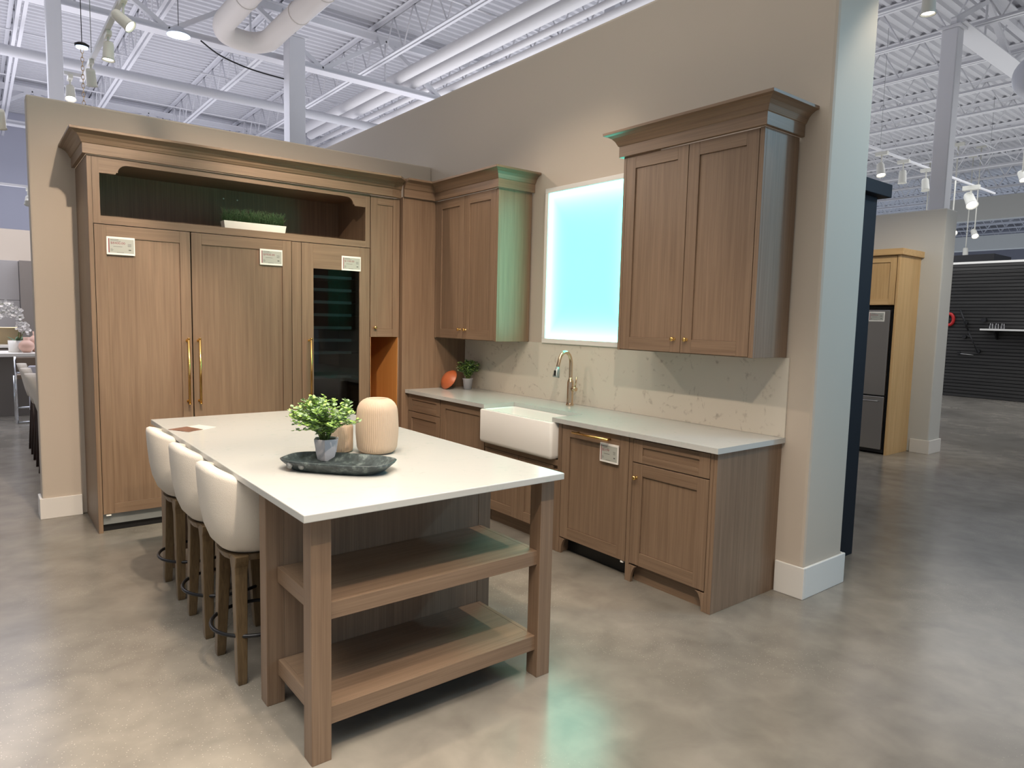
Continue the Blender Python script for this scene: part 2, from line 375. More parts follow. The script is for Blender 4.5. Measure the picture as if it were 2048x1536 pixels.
# ================================================================== CABINET HELPERS
def fbox(b, ax, face, a0, a1, d0, d1, z0, z1, m):
    if ax == 'A': b.box(a0, a1, face+d0, face+d1, z0, z1, m)
    else: b.box(face+d0, face+d1, a0, a1, z0, z1, m)
def shaker(ax, face, a0, a1, z0, z1, parent, name='door', st=0.07, rt_=0.07, rb=0.07, t=0.02, rec=0.009, wh=None, wz=None):
    b = MB(); wz = wz or Wz; wh = wh or (Wx if ax == 'A' else Wy)
    fbox(b, ax, face, a0, a0+st, 0, t, z0, z1, wz); fbox(b, ax, face, a1-st, a1, 0, t, z0, z1, wz)
    fbox(b, ax, face, a0+st, a1-st, 0, t, z0, z0+rb, wh); fbox(b, ax, face, a0+st, a1-st, 0, t, z1-rt_, z1, wh)
    fbox(b, ax, face, a0+st, a1-st, rec, t, z0+rb, z1-rt_, wz if name == 'door' else wh)
    return b.build(name, parent, bevel=0.0015)
def knob(ax, face, a, z, parent):
    b = MB()
    prof = [(0.0001, 0), (0.010, 0), (0.010, 0.003), (0.0045, 0.006), (0.0045, 0.014), (0.011, 0.018), (0.0135, 0.023), (0.012, 0.029), (0.007, 0.0315), (0.0001, 0.032)]
    mt = Matrix.Rotation(PI/2, 4, 'X') if ax == 'A' else Matrix.Rotation(-PI/2, 4, 'Y')
    c = (a, face, z) if ax == 'A' else (face, a, z)
    b.lathe(prof, c, BRASS, 20, mt); return b.build('knob', parent, label='small brass knob')
def pull_v(x, z0, z1, face, parent):
    b = MB(); d = 0.046
    b.cyl((x, face-d, z0), (x, face-d, z1), 0.0085, BRASS, 16)
    for z in (z0+0.018, z1-0.018): b.cyl((x, face, z), (x, face-d, z), 0.006, BRASS, 12); b.cyl((x, face, z), (x, face-0.004, z), 0.011, BRASS, 16)
    for z in (z0, z1): b.cyl((x, face-d, z-0.003), (x, face-d, z+0.003), 0.0105, BRASS, 16)
    return b.build('handle', parent, label='long vertical brass bar handle')
CROWN = [(0.0, 0.0), (0.024, 0.0), (0.024, 0.066), (0.030, 0.070), (0.034, 0.078), (0.044, 0.098), (0.060, 0.116), (0.080, 0.128), (0.094, 0.132), (0.100, 0.134), (0.100, 0.150), (0.0, 0.150)]
def crown(name, path, z, label, hs=1.0, out=-1):
    """path: 2D corners walked so that the room lies to the left/right; normals point to the room"""
    b = MB(); P = [Vector((*p, 0)) for p in path]; segn = []
    for i in range(len(P)-1):
        d = (P[i+1]-P[i]).normalized(); segn.append(Vector((d.y, -d.x, 0)))
    pn = []
    for i in range(len(P)):
        if i == 0: pn.append(segn[0])
        elif i == len(P)-1: pn.append(segn[-1])
        else: pn.append(segn[i-1]+segn[i])
    for i in range(len(P)-1):
        m = Wx if abs(P[i+1].x-P[i].x) > abs(P[i+1].y-P[i].y) else Wy
        rings = [[tuple(P[k] + pn[k]*o + Vector((0, 0, z+h*hs))) for o, h in CROWN] for k in (i, i+1)]
        b.loft(rings, m, False, True)
    return tag(b.build(name, bevel=0.001), label, 'crown molding')

# ================================================================== TALL WALL (fridge wall)
F = -0.62; XL = -3.043
# left end panel
# open cubby cabinet above
nt_ = thing('open_wall_cabinet', (-2.0, -0.3, 2.137), 'long open brown wood cabinet with scalloped valance above the paneled refrigerators', 'cabinet')
x0, x1 = -3.014, -0.980
b = MB()
b.box(x0, x1, F+0.02, -0.002, 2.142, 2.16, Wx); b.box(x0, x1, F+0.02, -0.002, 2.575, 2.588, Wx)
b.box(x0, x0+0.018, F+0.02, -0.002, 2.16, 2.575, Wz); b.box(x1-0.018, x1, F+0.02, -0.002, 2.16, 2.575, Wz)
b.box(x0+0.018, x1-0.018, F+0.02, -0.002, 2.16, 2.192, Wx)
b.build('body', nt_)
MB().box(XL, XL+0.028, F, -0.0015, 0, 2.589, Wz).build('side_panel', nt_, bevel=0.002)
MB().box(x0+0.018, x1-0.018, -0.012, -0.004, 2.192, 2.575, Wz).build('back_panel', nt_)
def arc_pts():
    pts = [(x0, 2.590), (x0, 2.142), (x1, 2.142), (x1, 2.590)]
    outer = pts
    L = [(x0+0.043, 2.195), (x0+0.043, 2.478), (x0+0.139, 2.478), (x0+0.146, 2.492)]
    for k in range(0, 9):
        a = PI - (PI/2)*k/8 * 1.0
        L.append((x0+0.215 + 0.062*math.cos(a), 2.490 + 0.056*math.sin(a)))
    Rr = [(x0+x1-p[0], p[1]) for p in L[::-1]]
    return outer, L+Rr
outer, inner = arc_pts()
b = MB()
# frame as strips: left stile, right stile, bottom rail, valance
yb, yf = F+0.02, F
def poly(b, pts, m): b.prism([(px, yf, pz) for px, pz in pts], (0, yb-yf, 0), m)
b.box(x0, x0+0.043, yf, yb, 2.142, 2.588, Wz); b.box(x1-0.043, x1, yf, yb, 2.142, 2.588, Wz)
b.box(x0+0.043, x1-0.043, yf, yb, 2.142, 2.195, Wx)
half = [p for p in inner if p[1] > 2.3]
for i in range(len(half)-1):
    p, q = half[i], half[i+1]
    if q[0]-p[0] > 1e-5:
        poly(b, [(p[0], p[1]), (q[0], q[1]), (q[0], 2.588), (p[0], 2.588)], Wx)
b.build('scalloped_frame', nt_, label='face frame with scalloped top valance')
for hx in (-2.005, -1.895):
    MB().cyl((hx, -0.0125, 2.50), (hx, -0.016, 2.50), 0.006, TAGW, 10).build('screw_cap', nt_, label='tiny white cap on the back panel')

# appliance columns
def column_body(t, x0, x1):
    b = MB(); b.box(x0, x1, F+0.022, -0.01, 0.13, 2.135, GASKET); b.box(x0+0.004, x1-0.004, F+0.05, -0.02, 0.0, 0.055, BLACK); b.build('body', t)
    MB().box(x0+0.002, x1-0.002, F+0.03, F+0.046, 0.052, 0.129, GREYM).build('toe_grille', t, label='grey metal toe plate')
t1 = thing('refrigerator', (-2.715, -0.3, 0), 'wood-paneled tall built-in refrigerator column, leftmost, beside the end panel', 'refrigerator')
column_body(t1, -3.012, -2.412)
d = shaker('A', F, -3.012, -2.412, 0.132, 2.137, t1, rt_=0.083); pull_v(-2.445, 0.885, 1.368, F, d)
MB().box(-2.995, -2.965, F-0.004, F+0.01, 0.120, 0.128, TAGW).build('bumper', t1, label='tiny white bumper under the door')
t2 = thing('freezer', (-2.03, -0.3, 0), 'wood-paneled tall built-in freezer column with brass handle, middle of the three', 'freezer')
column_body(t2, -2.404, -1.664)
d = shaker('A', F, -2.404, -1.664, 0.132, 2.137, t2, st=0.071, rt_=0.083); pull_v(-2.368, 0.885, 1.368, F, d)
tag(MB().box(-1.660, -1.584, F, -0.002, 0, 2.137, Wz).build('filler_panel', bevel=0.0015), 'narrow vertical brown wood filler between the freezer and the wine cooler', 'filler panel')
t3 = thing('wine_cooler', (-1.28, -0.3, 0), 'tall wine cooler column with dark glass door and wood frame', 'wine cooler')
wx0, wx1 = -1.580, -0.981; gx0, gx1, gz0, gz1 = -1.482, -1.076, 0.25, 1.937
b = MB()
b.box(wx0, wx0+0.03, F+0.03, -0.01, 0.13, 2.135, BLACK); b.box(wx1-0.03, wx1, F+0.03, -0.01, 0.13, 2.135, BLACK)
b.box(wx0+0.03, wx1-0.03, -0.05, -0.01, 0.13, 2.135, BLACK); b.box(wx0+0.03, wx1-0.03, F+0.03, -0.05, 0.13, 0.18, BLACK); b.box(wx0+0.03, wx1-0.03, F+0.03, -0.05, 2.0, 2.135, BLACK)
b.box(wx0+0.004, wx1-0.004, F+0.05, -0.02, 0, 0.055, BLACK); b.build('body', t3)
b = MB()
b.box(wx0, gx0, F, F+0.02, 0.132, 2.137, Wz); b.box(gx1, wx1, F, F+0.02, 0.132, 2.137, Wz); b.box(gx0, gx1, F, F+0.02, gz1, 2.137, Wx); b.box(gx0, gx1, F, F+0.02, 0.132, gz0, Wx)
dr = b.build('door', t3, bevel=0.0015)
MB().box(gx0, gx1, F+0.008, F+0.014, gz0, gz1, DGLASS).build('glass', dr, label='dark tinted glass pane')
pull_v(-1.520, 0.885, 1.368, F, dr)
RACKM = plain('pale_rack_front', (0.30, 0.38, 0.36), 0.35, 0.3)
for z in [1.875, 1.770, 1.668, 1.562, 1.455, 1.350, 1.245, 1.04, 0.82, 0.60]:
    b = MB(); b.box(gx0-0.02, gx1-0.05, F+0.05, F+0.062, z-0.012, z+0.012, RACKM); b.box(gx0-0.02, gx1+0.02, F+0.062, -0.06, z-0.006, z, IRON)
    b.build('rack', t3, label='dark wine rack with pale front edge')
MB().box(wx0+0.002, wx1-0.002, F+0.03, F+0.046, 0.052, 0.129, GREYM).build('toe_grille', t3)

# narrow cabinet with open niche below
t4 = thing('narrow_wall_cabinet', (-0.84, -0.3, 0), 'narrow brown wood cabinet with one brass knob, above the orange niche beside the wine cooler', 'cabinet')
nx0, nx1 = -0.976, -0.692
b = MB()
b.box(nx0, nx1, F+0.021, -0.002, 1.381, 2.588, Wz); b.build('body', t4)
b = MB()
b.box(nx0, nx0+0.006, F+0.002, -0.002, 0, 1.379, Wz); b.box(nx1-0.014, nx1, F+0.002, -0.002, 0, 1.379, Wz); b.build('side_panel', t4)
b = MB(); b.box(nx0+0.0062, nx0+0.009, F+0.004, -0.01, 0.02, 1.379, ORG); b.box(nx1-0.018, nx1-0.0142, F+0.004, -0.01, 0.02, 1.379, ORG)
b.box(nx0+0.009, nx1-0.018, -0.014, -0.010, 0.02, 1.379, ORG); b.box(nx0+0.009, nx1-0.018, F+0.004, -0.014, 0.0, 0.02, ORG)
b.build('niche_lining', t4, label='orange maple lining of the open niche')
d = shaker('A', F, nx0+0.003, nx1-0.003, 1.381, 2.585, t4, st=0.064); knob('A', F, -0.935, 1.463, d)
# corner filler panel standing proud
b = MB(); b.box(-0.689, -0.671, -0.665, -0.002, 0, 2.60, Wz); b.box(-0.671, -0.002, -0.665, -0.645, 0, 2.60, Wz)
tag(b.build('corner_panel', bevel=0.0015), 'broad flat brown wood corner panel between narrow cabinet and sink wall', 'panel')
crown('crown_molding', [(XL, -0.003), (XL, F), (-0.7925, F), (-0.694, F)], 2.590, 'long brown wood crown molding running above the refrigerator wall')
crown('crown_molding', [(-0.689, -0.6655), (-0.3565, -0.6655), (-0.3565, -1.611), (0-0.003, -1.611)], 2.600, 'brown wood crown molding turning the corner over the left upper cabinet')

# ================================================================== UPPER CABINETS on sink wall
UF = -0.356
def upper(y1, y0, z0, z1, doors, knobs, label, name='wall_cabinet'):
    t = thing(name, (-0.18, (y0+y1)/2, z0), label, 'cabinet')
    b = MB(); b.box(UF+0.02, -0.0125, y0, y1, z0, z1, Wz); b.box(UF, UF+0.02, y0, y0+0.028, z0, z1, Wz)
    if doors[0][1] < y1-0.01: b.box(UF, UF+0.02, doors[0][1]+0.003, y1, z0, z1, Wz)
    b.build('body', t, bevel=0.0015)
    for (a0, a1), ky in zip(doors, knobs):
        d = shaker('B', UF-0.001, a0, a1, z0+0.006, z1-0.004, t, st=0.075, rt_=0.075, rb=0.08); knob('B', UF-0.001, ky, z0+0.085, d)
    return t
upper(-0.667, -1.611, 1.378, 2.599, [(-1.131, -0.700), (-1.581, -1.136)], [-1.090, -1.176], 'left brown wood upper cabinet with two doors, its side glowing green beside the window')
upper(-2.941, -3.937, 1.380, 2.606, [(-3.447, -2.967), (-3.906, -3.452)], [-3.403, -3.495], 'right brown wood upper cabinet with two doors, nearest the wall end')
crown('crown_molding', [(-0.003, -2.941), (-0.3565, -2.941), (-0.3565, -3.937), (-0.003, -3.937)], 2.607, 'brown wood crown molding on top of the right upper cabinet')

# ================================================================== BASE RUN
BF = -0.622
def carcass(t, y1, y0, z0=0.105, z1=0.884, toe=True, mat=Wz):
    b = MB(); b.box(BF+0.02, -0.012, y0, y1, z0, z1, mat)
    b.build('body', t)
    if toe: MB().box(BF+0.075, BF+0.09, y0, y1, 0.0, z0, Wy).build('toe_kick', t)
t = thing('drawer_cabinet', (-0.3, -0.94, 0), 'brown wood base cabinet with three drawers in the far corner under the counter', 'cabinet')
carcass(t, -0.667, -1.206)
for z0, z1 in ((0.727, 0.880), (0.425, 0.721), (0.115, 0.419)):
    shaker('B', BF, -1.200, -0.672, z0, z1, t, 'drawer', st=0.06, rt_=0.05, rb=0.05)
t = thing('base_cabinet', (-0.3, -1.53, 0), 'brown wood base cabinet with one door, just left of the farmhouse sink', 'cabinet')
carcass(t, -1.208, -1.848)
shaker('B', BF, -1.842, -1.214, 0.115, 0.880, t, st=0.075)
t = thing('sink_cabinet', (-0.3, -2.27, 0), 'brown wood two-door cabinet carrying the white farmhouse sink', 'cabinet')
b = MB(); b.box(BF+0.02, -0.012, -2.690, -1.852, 0.105, 0.60, Wz); b.box(BF, BF+0.02, -2.690, -1.852, 0.585, 0.625, Wy)
b.box(BF+0.0205, -0.012, -1.857, -1.852, 0.60, 0.884, Wz); b.box(BF+0.0205, -0.012, -2.690, -2.685, 0.60, 0.884, Wz); b.build('body', t, bevel=0.0015)
MB().box(BF+0.075, BF+0.09, -2.63, -1.852, 0, 0.105, Wy).build('toe_kick', t)
shaker('B', BF, -2.265, -1.856, 0.115, 0.582, t, st=0.07); shaker('B', BF, -2.640, -2.269, 0.115, 0.582, t, st=0.07)
def bracket(b, y_in, sgn, face=BF, t_=0.02, h=0.105, m=None):
    # small curved furniture-foot bracket in the toe space
    pts = [(y_in, 0.0)]
    for k in range(7):
        a = k/6*PI/2; pts.append((y_in + sgn*(0.018+0.045*(1-math.cos(a))), h*math.sin(a)))
    pts.append((y_in, h))
    b.prism([(face, py, pz) for py, pz in pts], (t_, 0, 0), Wz)
b = MB(); b.box(BF-0.004, -0.02, -2.724, -2.692, 0, 0.884, Wz); b.box(BF-0.004, BF+0.016, -2.692, -2.644, 0, 0.56, Wz); bracket(b, -2.724, -1)
tag(b.build('divider_panel', bevel=0.0015), 'slim brown wood post with curved foot between sink cabinet and dishwasher', 'panel')
t = thing('dishwasher', (-0.3, -3.02, 0), 'panel-ready dishwasher with brown wood front, brass bar and price tag', 'dishwasher')
b = MB(); b.box(BF+0.021, -0.03, -3.316, -2.728, 0.105, 0.878, BLACK); b.box(BF+0.08, -0.05, -3.31, -2.732, 0.0, 0.105, BLACK); b.build('body', t)
d = shaker('B', BF-0.002, -3.316, -2.728, 0.112, 0.878, t, st=0.072, rt_=0.078, rb=0.075)
b = MB(); hx = BF-0.044
b.cyl((hx, -3.185, 0.842), (hx, -2.865, 0.842), 0.008, BRASS, 16)
for yy in (-3.165, -2.885): b.cyl((BF-0.002, yy, 0.842), (hx, yy, 0.842), 0.006, BRASS, 12)
b.build('handle', d, label='horizontal brass bar handle')
MB().box(BF+0.0, BF+0.02, -3.300, -3.28, 0.098, 0.108, TAGW).build('bumper', t, label='tiny white clip under the door')
t = thing('end_base_cabinet', (-0.3, -3.62, 0), 'brown wood base cabinet with drawer and door at the near end of the counter', 'cabinet')
b = MB(); b.box(BF+0.02, -0.012, -3.912, -3.322, 0.105, 0.884, Wz); b.box(BF, BF+0.02, -3.348, -3.320, 0, 0.884, Wz); bracket(b, -3.348, -1)
b.box(BF, BF+0.02, -3.912, -3.893, 0, 0.884, Wz); bracket(b, -3.893, 1); b.build('body', t, bevel=0.0015)
MB().box(BF+0.05, BF+0.065, -3.905, -3.35, 0, 0.105, Wy).build('toe_kick', t)
shaker('B', BF-0.001, -3.890, -3.352, 0.736, 0.872, t, 'drawer', st=0.07, rt_=0.042, rb=0.045)
d = shaker('B', BF-0.001, -3.890, -3.352, 0.116, 0.730, t, st=0.076, rt_=0.072, rb=0.078); knob('B', BF-0.001, -3.385, 0.645, d)
MB().box(BF-0.001, -0.0015, -3.937, -3.914, 0, 0.884, Wz).build('side_panel', t, bevel=0.0015)

# countertop in one piece with the sink cut-out
b = MB()
b.box(-0.654, -0.0015, -1.875, -0.668, 0.884, 0.914, QTOP); b.box(-0.362, -0.0015, -2.655, -1.875, 0.884, 0.914, QTOP); b.box(-0.654, -0.0015, -3.957, -2.655, 0.884, 0.914, QTOP)
tag(b.build('countertop', fix=True), 'long white quartz countertop along the sink wall', 'countertop')
tag(MB().box(-0.0125, -0.0008, -3.955, -0.668, 0.9145, 1.377, QBS).build('backsplash', bevel=0.001), 'speckled beige quartz backsplash behind the sink and faucet', 'backsplash')

# farmhouse sink
sx0, sx1, sy0, sy1, sz0, sz1 = -0.685, -0.345, -2.682, -1.860, 0.628, 0.8825
b = MB(); w = 0.022
def rr(x0, x1, y0, y1, z, r, n=5):
    out = []
    for cx, cy, a0 in ((x1-r, y1-r, 0), (x0+r, y1-r, 90), (x0+r, y0+r, 180), (x1-r, y0+r, 270)):
        for k in range(n+1):
            a = math.radians(a0+90*k/n); out.append((cx+r*math.cos(a), cy+r*math.sin(a), z))
    return out
rings = [rr(sx0+0.02, sx1-0.02, sy0+0.02, sy1-0.02, sz0, 0.015), rr(sx0+0.004, sx1-0.004, sy0+0.004, sy1-0.004, sz0+0.012, 0.018), rr(sx0, sx1, sy0, sy1, sz0+0.03, 0.02), rr(sx0, sx1, sy0, sy1, sz1-0.008, 0.02),
         rr(sx0+0.006, sx1-0.006, sy0+0.006, sy1-0.006, sz1, 0.018), rr(sx0+w, sx1-w, sy0+w, sy1-w, sz1, 0.03), rr(sx0+w+0.006, sx1-w-0.006, sy0+w+0.006, sy1-w-0.006, sz1-0.01, 0.03),
         rr(sx0+w+0.012, sx1-w-0.012, sy0+w+0.012, sy1-w-0.012, sz0+0.05, 0.04), rr(sx0+w+0.04, sx1-w-0.04, sy0+w+0.04, sy1-w-0.04, sz0+0.03, 0.04)]
b.loft(rings, WHITEC, True, True)
snk = tag(b.build('farmhouse_sink'), 'white apron-front farmhouse sink under the window', 'sink')
MB().cyl((-0.5, -2.27, sz0+0.031), (-0.5, -2.27, sz0+0.034), 0.045, CHROME, 24).build('drain', snk, label='round chrome drain')

# faucet
fx, fy = -0.110, -2.244
t = thing('faucet', (fx, fy, 0.914), 'champagne bronze pull-down gooseneck faucet behind the sink', 'faucet')
MB().lathe([(0.0001, 0), (0.029, 0), (0.030, 0.008), (0.026, 0.014), (0.0245, 0.03), (0.0245, 0.175), (0.022, 0.19), (0.015, 0.205), (0.014, 0.215), (0.0001, 0.215)], (fx, fy, 0.9142), CHAMP, 28).build('body', t)
arc = [(fx, fy, 1.12), (fx, fy, 1.20), (fx-0.003, fy, 1.26), (fx-0.02, fy, 1.300), (fx-0.05, fy, 1.322), (fx-0.085, fy, 1.318), (fx-0.11, fy, 1.29), (fx-0.125, fy, 1.25), (fx-0.135, fy, 1.21)]
MB().tube(smooth_path(arc, 5), 0.0135, CHAMP, 18).build('spout', t)
b = MB(); b.tube([(fx-0.134, fy, 1.214), (fx-0.140, fy, 1.19), (fx-0.150, fy, 1.145), (fx-0.152, fy, 1.137)], [0.0145, 0.019, 0.026, 0.0255], GREYM, 22); b.build('spray_head', t, label='silver spray head with dark button')
MB().box(fx-0.176, fx-0.170, fy-0.02, fy-0.004, 1.15, 1.19, BLACK).build('button', t, label='black spray button')
b = MB(); b.cyl((fx, fy-0.02, 1.045), (fx, fy-0.062, 1.045), 0.0165, CHAMP, 20); b.tube([(fx+0.002, fy-0.05, 1.06), (fx+0.006, fy-0.054, 1.10), (fx+0.008, fy-0.056, 1.14)], [0.0065, 0.006, 0.0055], CHAMP, 12); b.build('lever', t)

# terracotta bowl leaning on its side
b = MB(); mt = Vector((0.62*0.785+0.55*0.62, -0.62*0.62+0.55*0.785, -0.50)).to_track_quat('Z', 'Y').to_matrix().to_4x4()
b.lathe([(0.0001, 0.0), (0.035, 0.0), (0.075, 0.022), (0.096, 0.045), (0.099, 0.05), (0.092, 0.046), (0.07, 0.027), (0.03, 0.007), (0.0001, 0.006)], (0, 0, 0), TERRA, 40, mt)
zmin = min(v[2] for v in b.v); b.v = [(v[0]-0.315, v[1]-0.80, v[2]-zmin+0.9145) for v in b.v]
tag(b.build('terracotta_bowl'), 'rust orange bowl tipped on its side on the counter in the corner', 'bowl')

# ---- plants
def leaf(b, p, d, up_, L, Wd, m):
    d = d.normalized(); s = d.cross(up_); s = s.normalized() if s.length > 1e-4 else d.orthogonal().normalized(); nn = s.cross(d)
    pts = [p, p+d*L*0.3+s*Wd*0.45, p+d*L*0.72+s*Wd*0.40, p+d*L, p+d*L*0.72-s*Wd*0.40, p+d*L*0.3-s*Wd*0.45]
    mid = p+d*L*0.5-nn*Wd*0.18
    b.add([*pts, mid], [(i, (i+1) % 6, 6) for i in range(6)], m, True)
def bushy(t, cx, cy, z0, zc, rx, ry, rz, nst, mats, seed, L=0.022, root=0.02):
    rnd = random.Random(seed); bs = MB(); bl = MB()
    for i in range(nst):
        a = rnd.uniform(0, 2*PI); e = rnd.uniform(-0.35, 1.0); rr_ = rnd.uniform(0.72, 1.0)
        ce = math.sqrt(max(0, 1-e*e))
        tip = Vector((cx+rx*rr_*ce*math.cos(a), cy+ry*rr_*ce*math.sin(a), zc+rz*rr_*e))
        base = Vector((cx+root*math.cos(a)*rnd.random(), cy+root*math.sin(a)*rnd.random(), z0))
        mid = base.lerp(tip, 0.5); mid.z += 0.02; mid.x = base.x+(tip.x-base.x)*0.32; mid.y = base.y+(tip.y-base.y)*0.32
        path = smooth_path([base, mid, tip], 5)
        bs.tube(path, 0.0011, STEM, 4)
        for j, p in enumerate(path[3:]):
            for q in range(3):
                aa = rnd.uniform(0, 2*PI); dd = Vector((math.cos(aa), math.sin(aa), rnd.uniform(-0.2, 0.8)))
                leaf(bl, p+dd.normalized()*0.002, dd, Vector((rnd.uniform(-.4, .4), rnd.uniform(-.4, .4), 1)), L*rnd.uniform(0.7, 1.15), L*rnd.uniform(0.6, 0.9), rnd.choice(mats))
    bs.build('stems', t, fix=False); bl.build('foliage', t, fix=False)
px, py = -2.478, -3.215
t = thing('potted_plant', (px, py, 0.925), 'bushy green leafy plant in a pale grey pot, standing in the stone tray', 'plant')
MB().lathe([(0.0001, 0), (0.040, 0), (0.047, 0.03), (0.057, 0.095), (0.054, 0.095), (0.050, 0.085), (0.0001, 0.085)], (px, py, 0.9275), POT, 6).build('pot', t, bevel=0.001)
MB().cyl((px, py, 1.012), (px, py, 1.015), 0.046, SOIL, 16).build('soil', t)
bushy(t, px-0.005, py, 1.012, 1.105, 0.165, 0.165, 0.108, 120, [LEAF, LEAF, LEAF2, LEAF2], 3, 0.019)
px, py = -0.135, -0.90
t = thing('potted_plant', (px, py, 0.9145), 'small dark green boxwood plant in a grey pot beside the orange bowl', 'plant')
MB().lathe([(0.0001, 0), (0.034, 0), (0.046, 0.092), (0.049, 0.094), (0.049, 0.10), (0.044, 0.10), (0.042, 0.085), (0.0001, 0.085)], (px, py, 0.9147), POT, 24).build('pot', t)
bushy(t, px-0.01, py-0.02, 1.005, 1.11, 0.112, 0.112, 0.088, 80, [LEAFD, LEAFD, LEAF2, LEAF], 5, 0.02)
t = thing('planter', (-1.905, -0.47, 2.195), 'long white planter of dark green grass in the open cabinet', 'planter')
b = MB(); b.hull([(-2.135, -0.51, 2.1925), (-1.675, -0.51, 2.1925), (-1.675, -0.43, 2.1925), (-2.135, -0.43, 2.1925)], [(-2.145, -0.52, 2.262), (-1.665, -0.52, 2.262), (-1.665, -0.42, 2.262), (-2.145, -0.42, 2.262)], TAGW); b.build('box', t, bevel=0.002)
rnd = random.Random(2); b = MB()
for i in range(950):
    p = Vector((rnd.uniform(-2.135, -1.675), rnd.uniform(-0.51, -0.43), 2.255)); h = rnd.uniform(0.035, 0.125)
    dx, dy = rnd.uniform(-.02, .02), rnd.uniform(-.025, .02)
    q = p+Vector((dx, dy, h)); b.tube([p, p.lerp(q, .6)+Vector((dx*.2, dy*.2, 0.004)), q+Vector((dx, dy, -0.01))], [0.0016, 0.0014, 0.0004], LEAFD, 3)
    if i % 2: leaf(b, p.lerp(q, .7), Vector((rnd.uniform(-1, 1), rnd.uniform(-1, 1), .4)), Vector((0, 0, 1)), 0.018, 0.007, LEAFD)
b.build('grass', t, fix=False)

# ================================================================== ISLAND
g = 0.072; ix0, ix1, iy0, iy1, iy2 = -2.817, -1.728, -3.884, -3.426, -1.600
tag(MB().box(-2.863, -1.750+0.028, -3.940, -1.526, 0.886, 0.914, QTOP).build('island_countertop', bevel=0.003), 'white quartz island top with plant, vases and tray on it', 'countertop')
t = thing('kitchen_island', (-2.27, -2.7, 0), 'brown wood kitchen island base with corner legs and open end shelves', 'kitchen island')
for (lx, ly) in ((ix0, iy0), (ix1-g, iy0), (ix0, iy1), (ix1-g, iy1), (ix0, iy2)):
    MB().box(lx, lx+g, ly, ly+g, 0, 0.8855, Wz).build('leg', t, bevel=0.002)
for z0, z1 in ((0.505, 0.567), (0.120, 0.185)):
    b = MB(); xa, xb = ix0+0.045, ix1-0.055
    b.box(xa, xb, iy0+0.019, iy0+0.039, z0, z1, Wx); b.box(xa, xa+0.02, iy0+0.039, iy1+0.0, z0, z1, Wy); b.box(xb-0.02, xb, iy0+0.039, iy1, z0, z1, Wy)
    b.box(xa+0.02, xb-0.02, iy0+0.039, iy1, z1-0.025, z1, Wx)
    b.build('shelf', t, bevel=0.0015)
b = MB(); b.box(ix0+g, ix1-g, iy1+0.002, iy1+0.02, 0.10, 0.8855, Wz); b.build('shelf_back', t)
b = MB(); b.box(-2.42, ix1-0.004, iy1+g+0.001, iy2+0.06, 0.10, 0.8855, Wz); b.box(-2.36, ix1-0.06, iy1+g+0.03, iy2+0.0, 0, 0.10, Wy); b.box(ix0+g, -2.42, iy1+0.03, iy1+0.07, 0.10, 0.8855, Wz)
b.box(ix0+g, -2.42, iy2+0.02, iy2+0.06, 0.10, 0.8855, Wz); b.build('cabinet_body', t, bevel=0.0015)

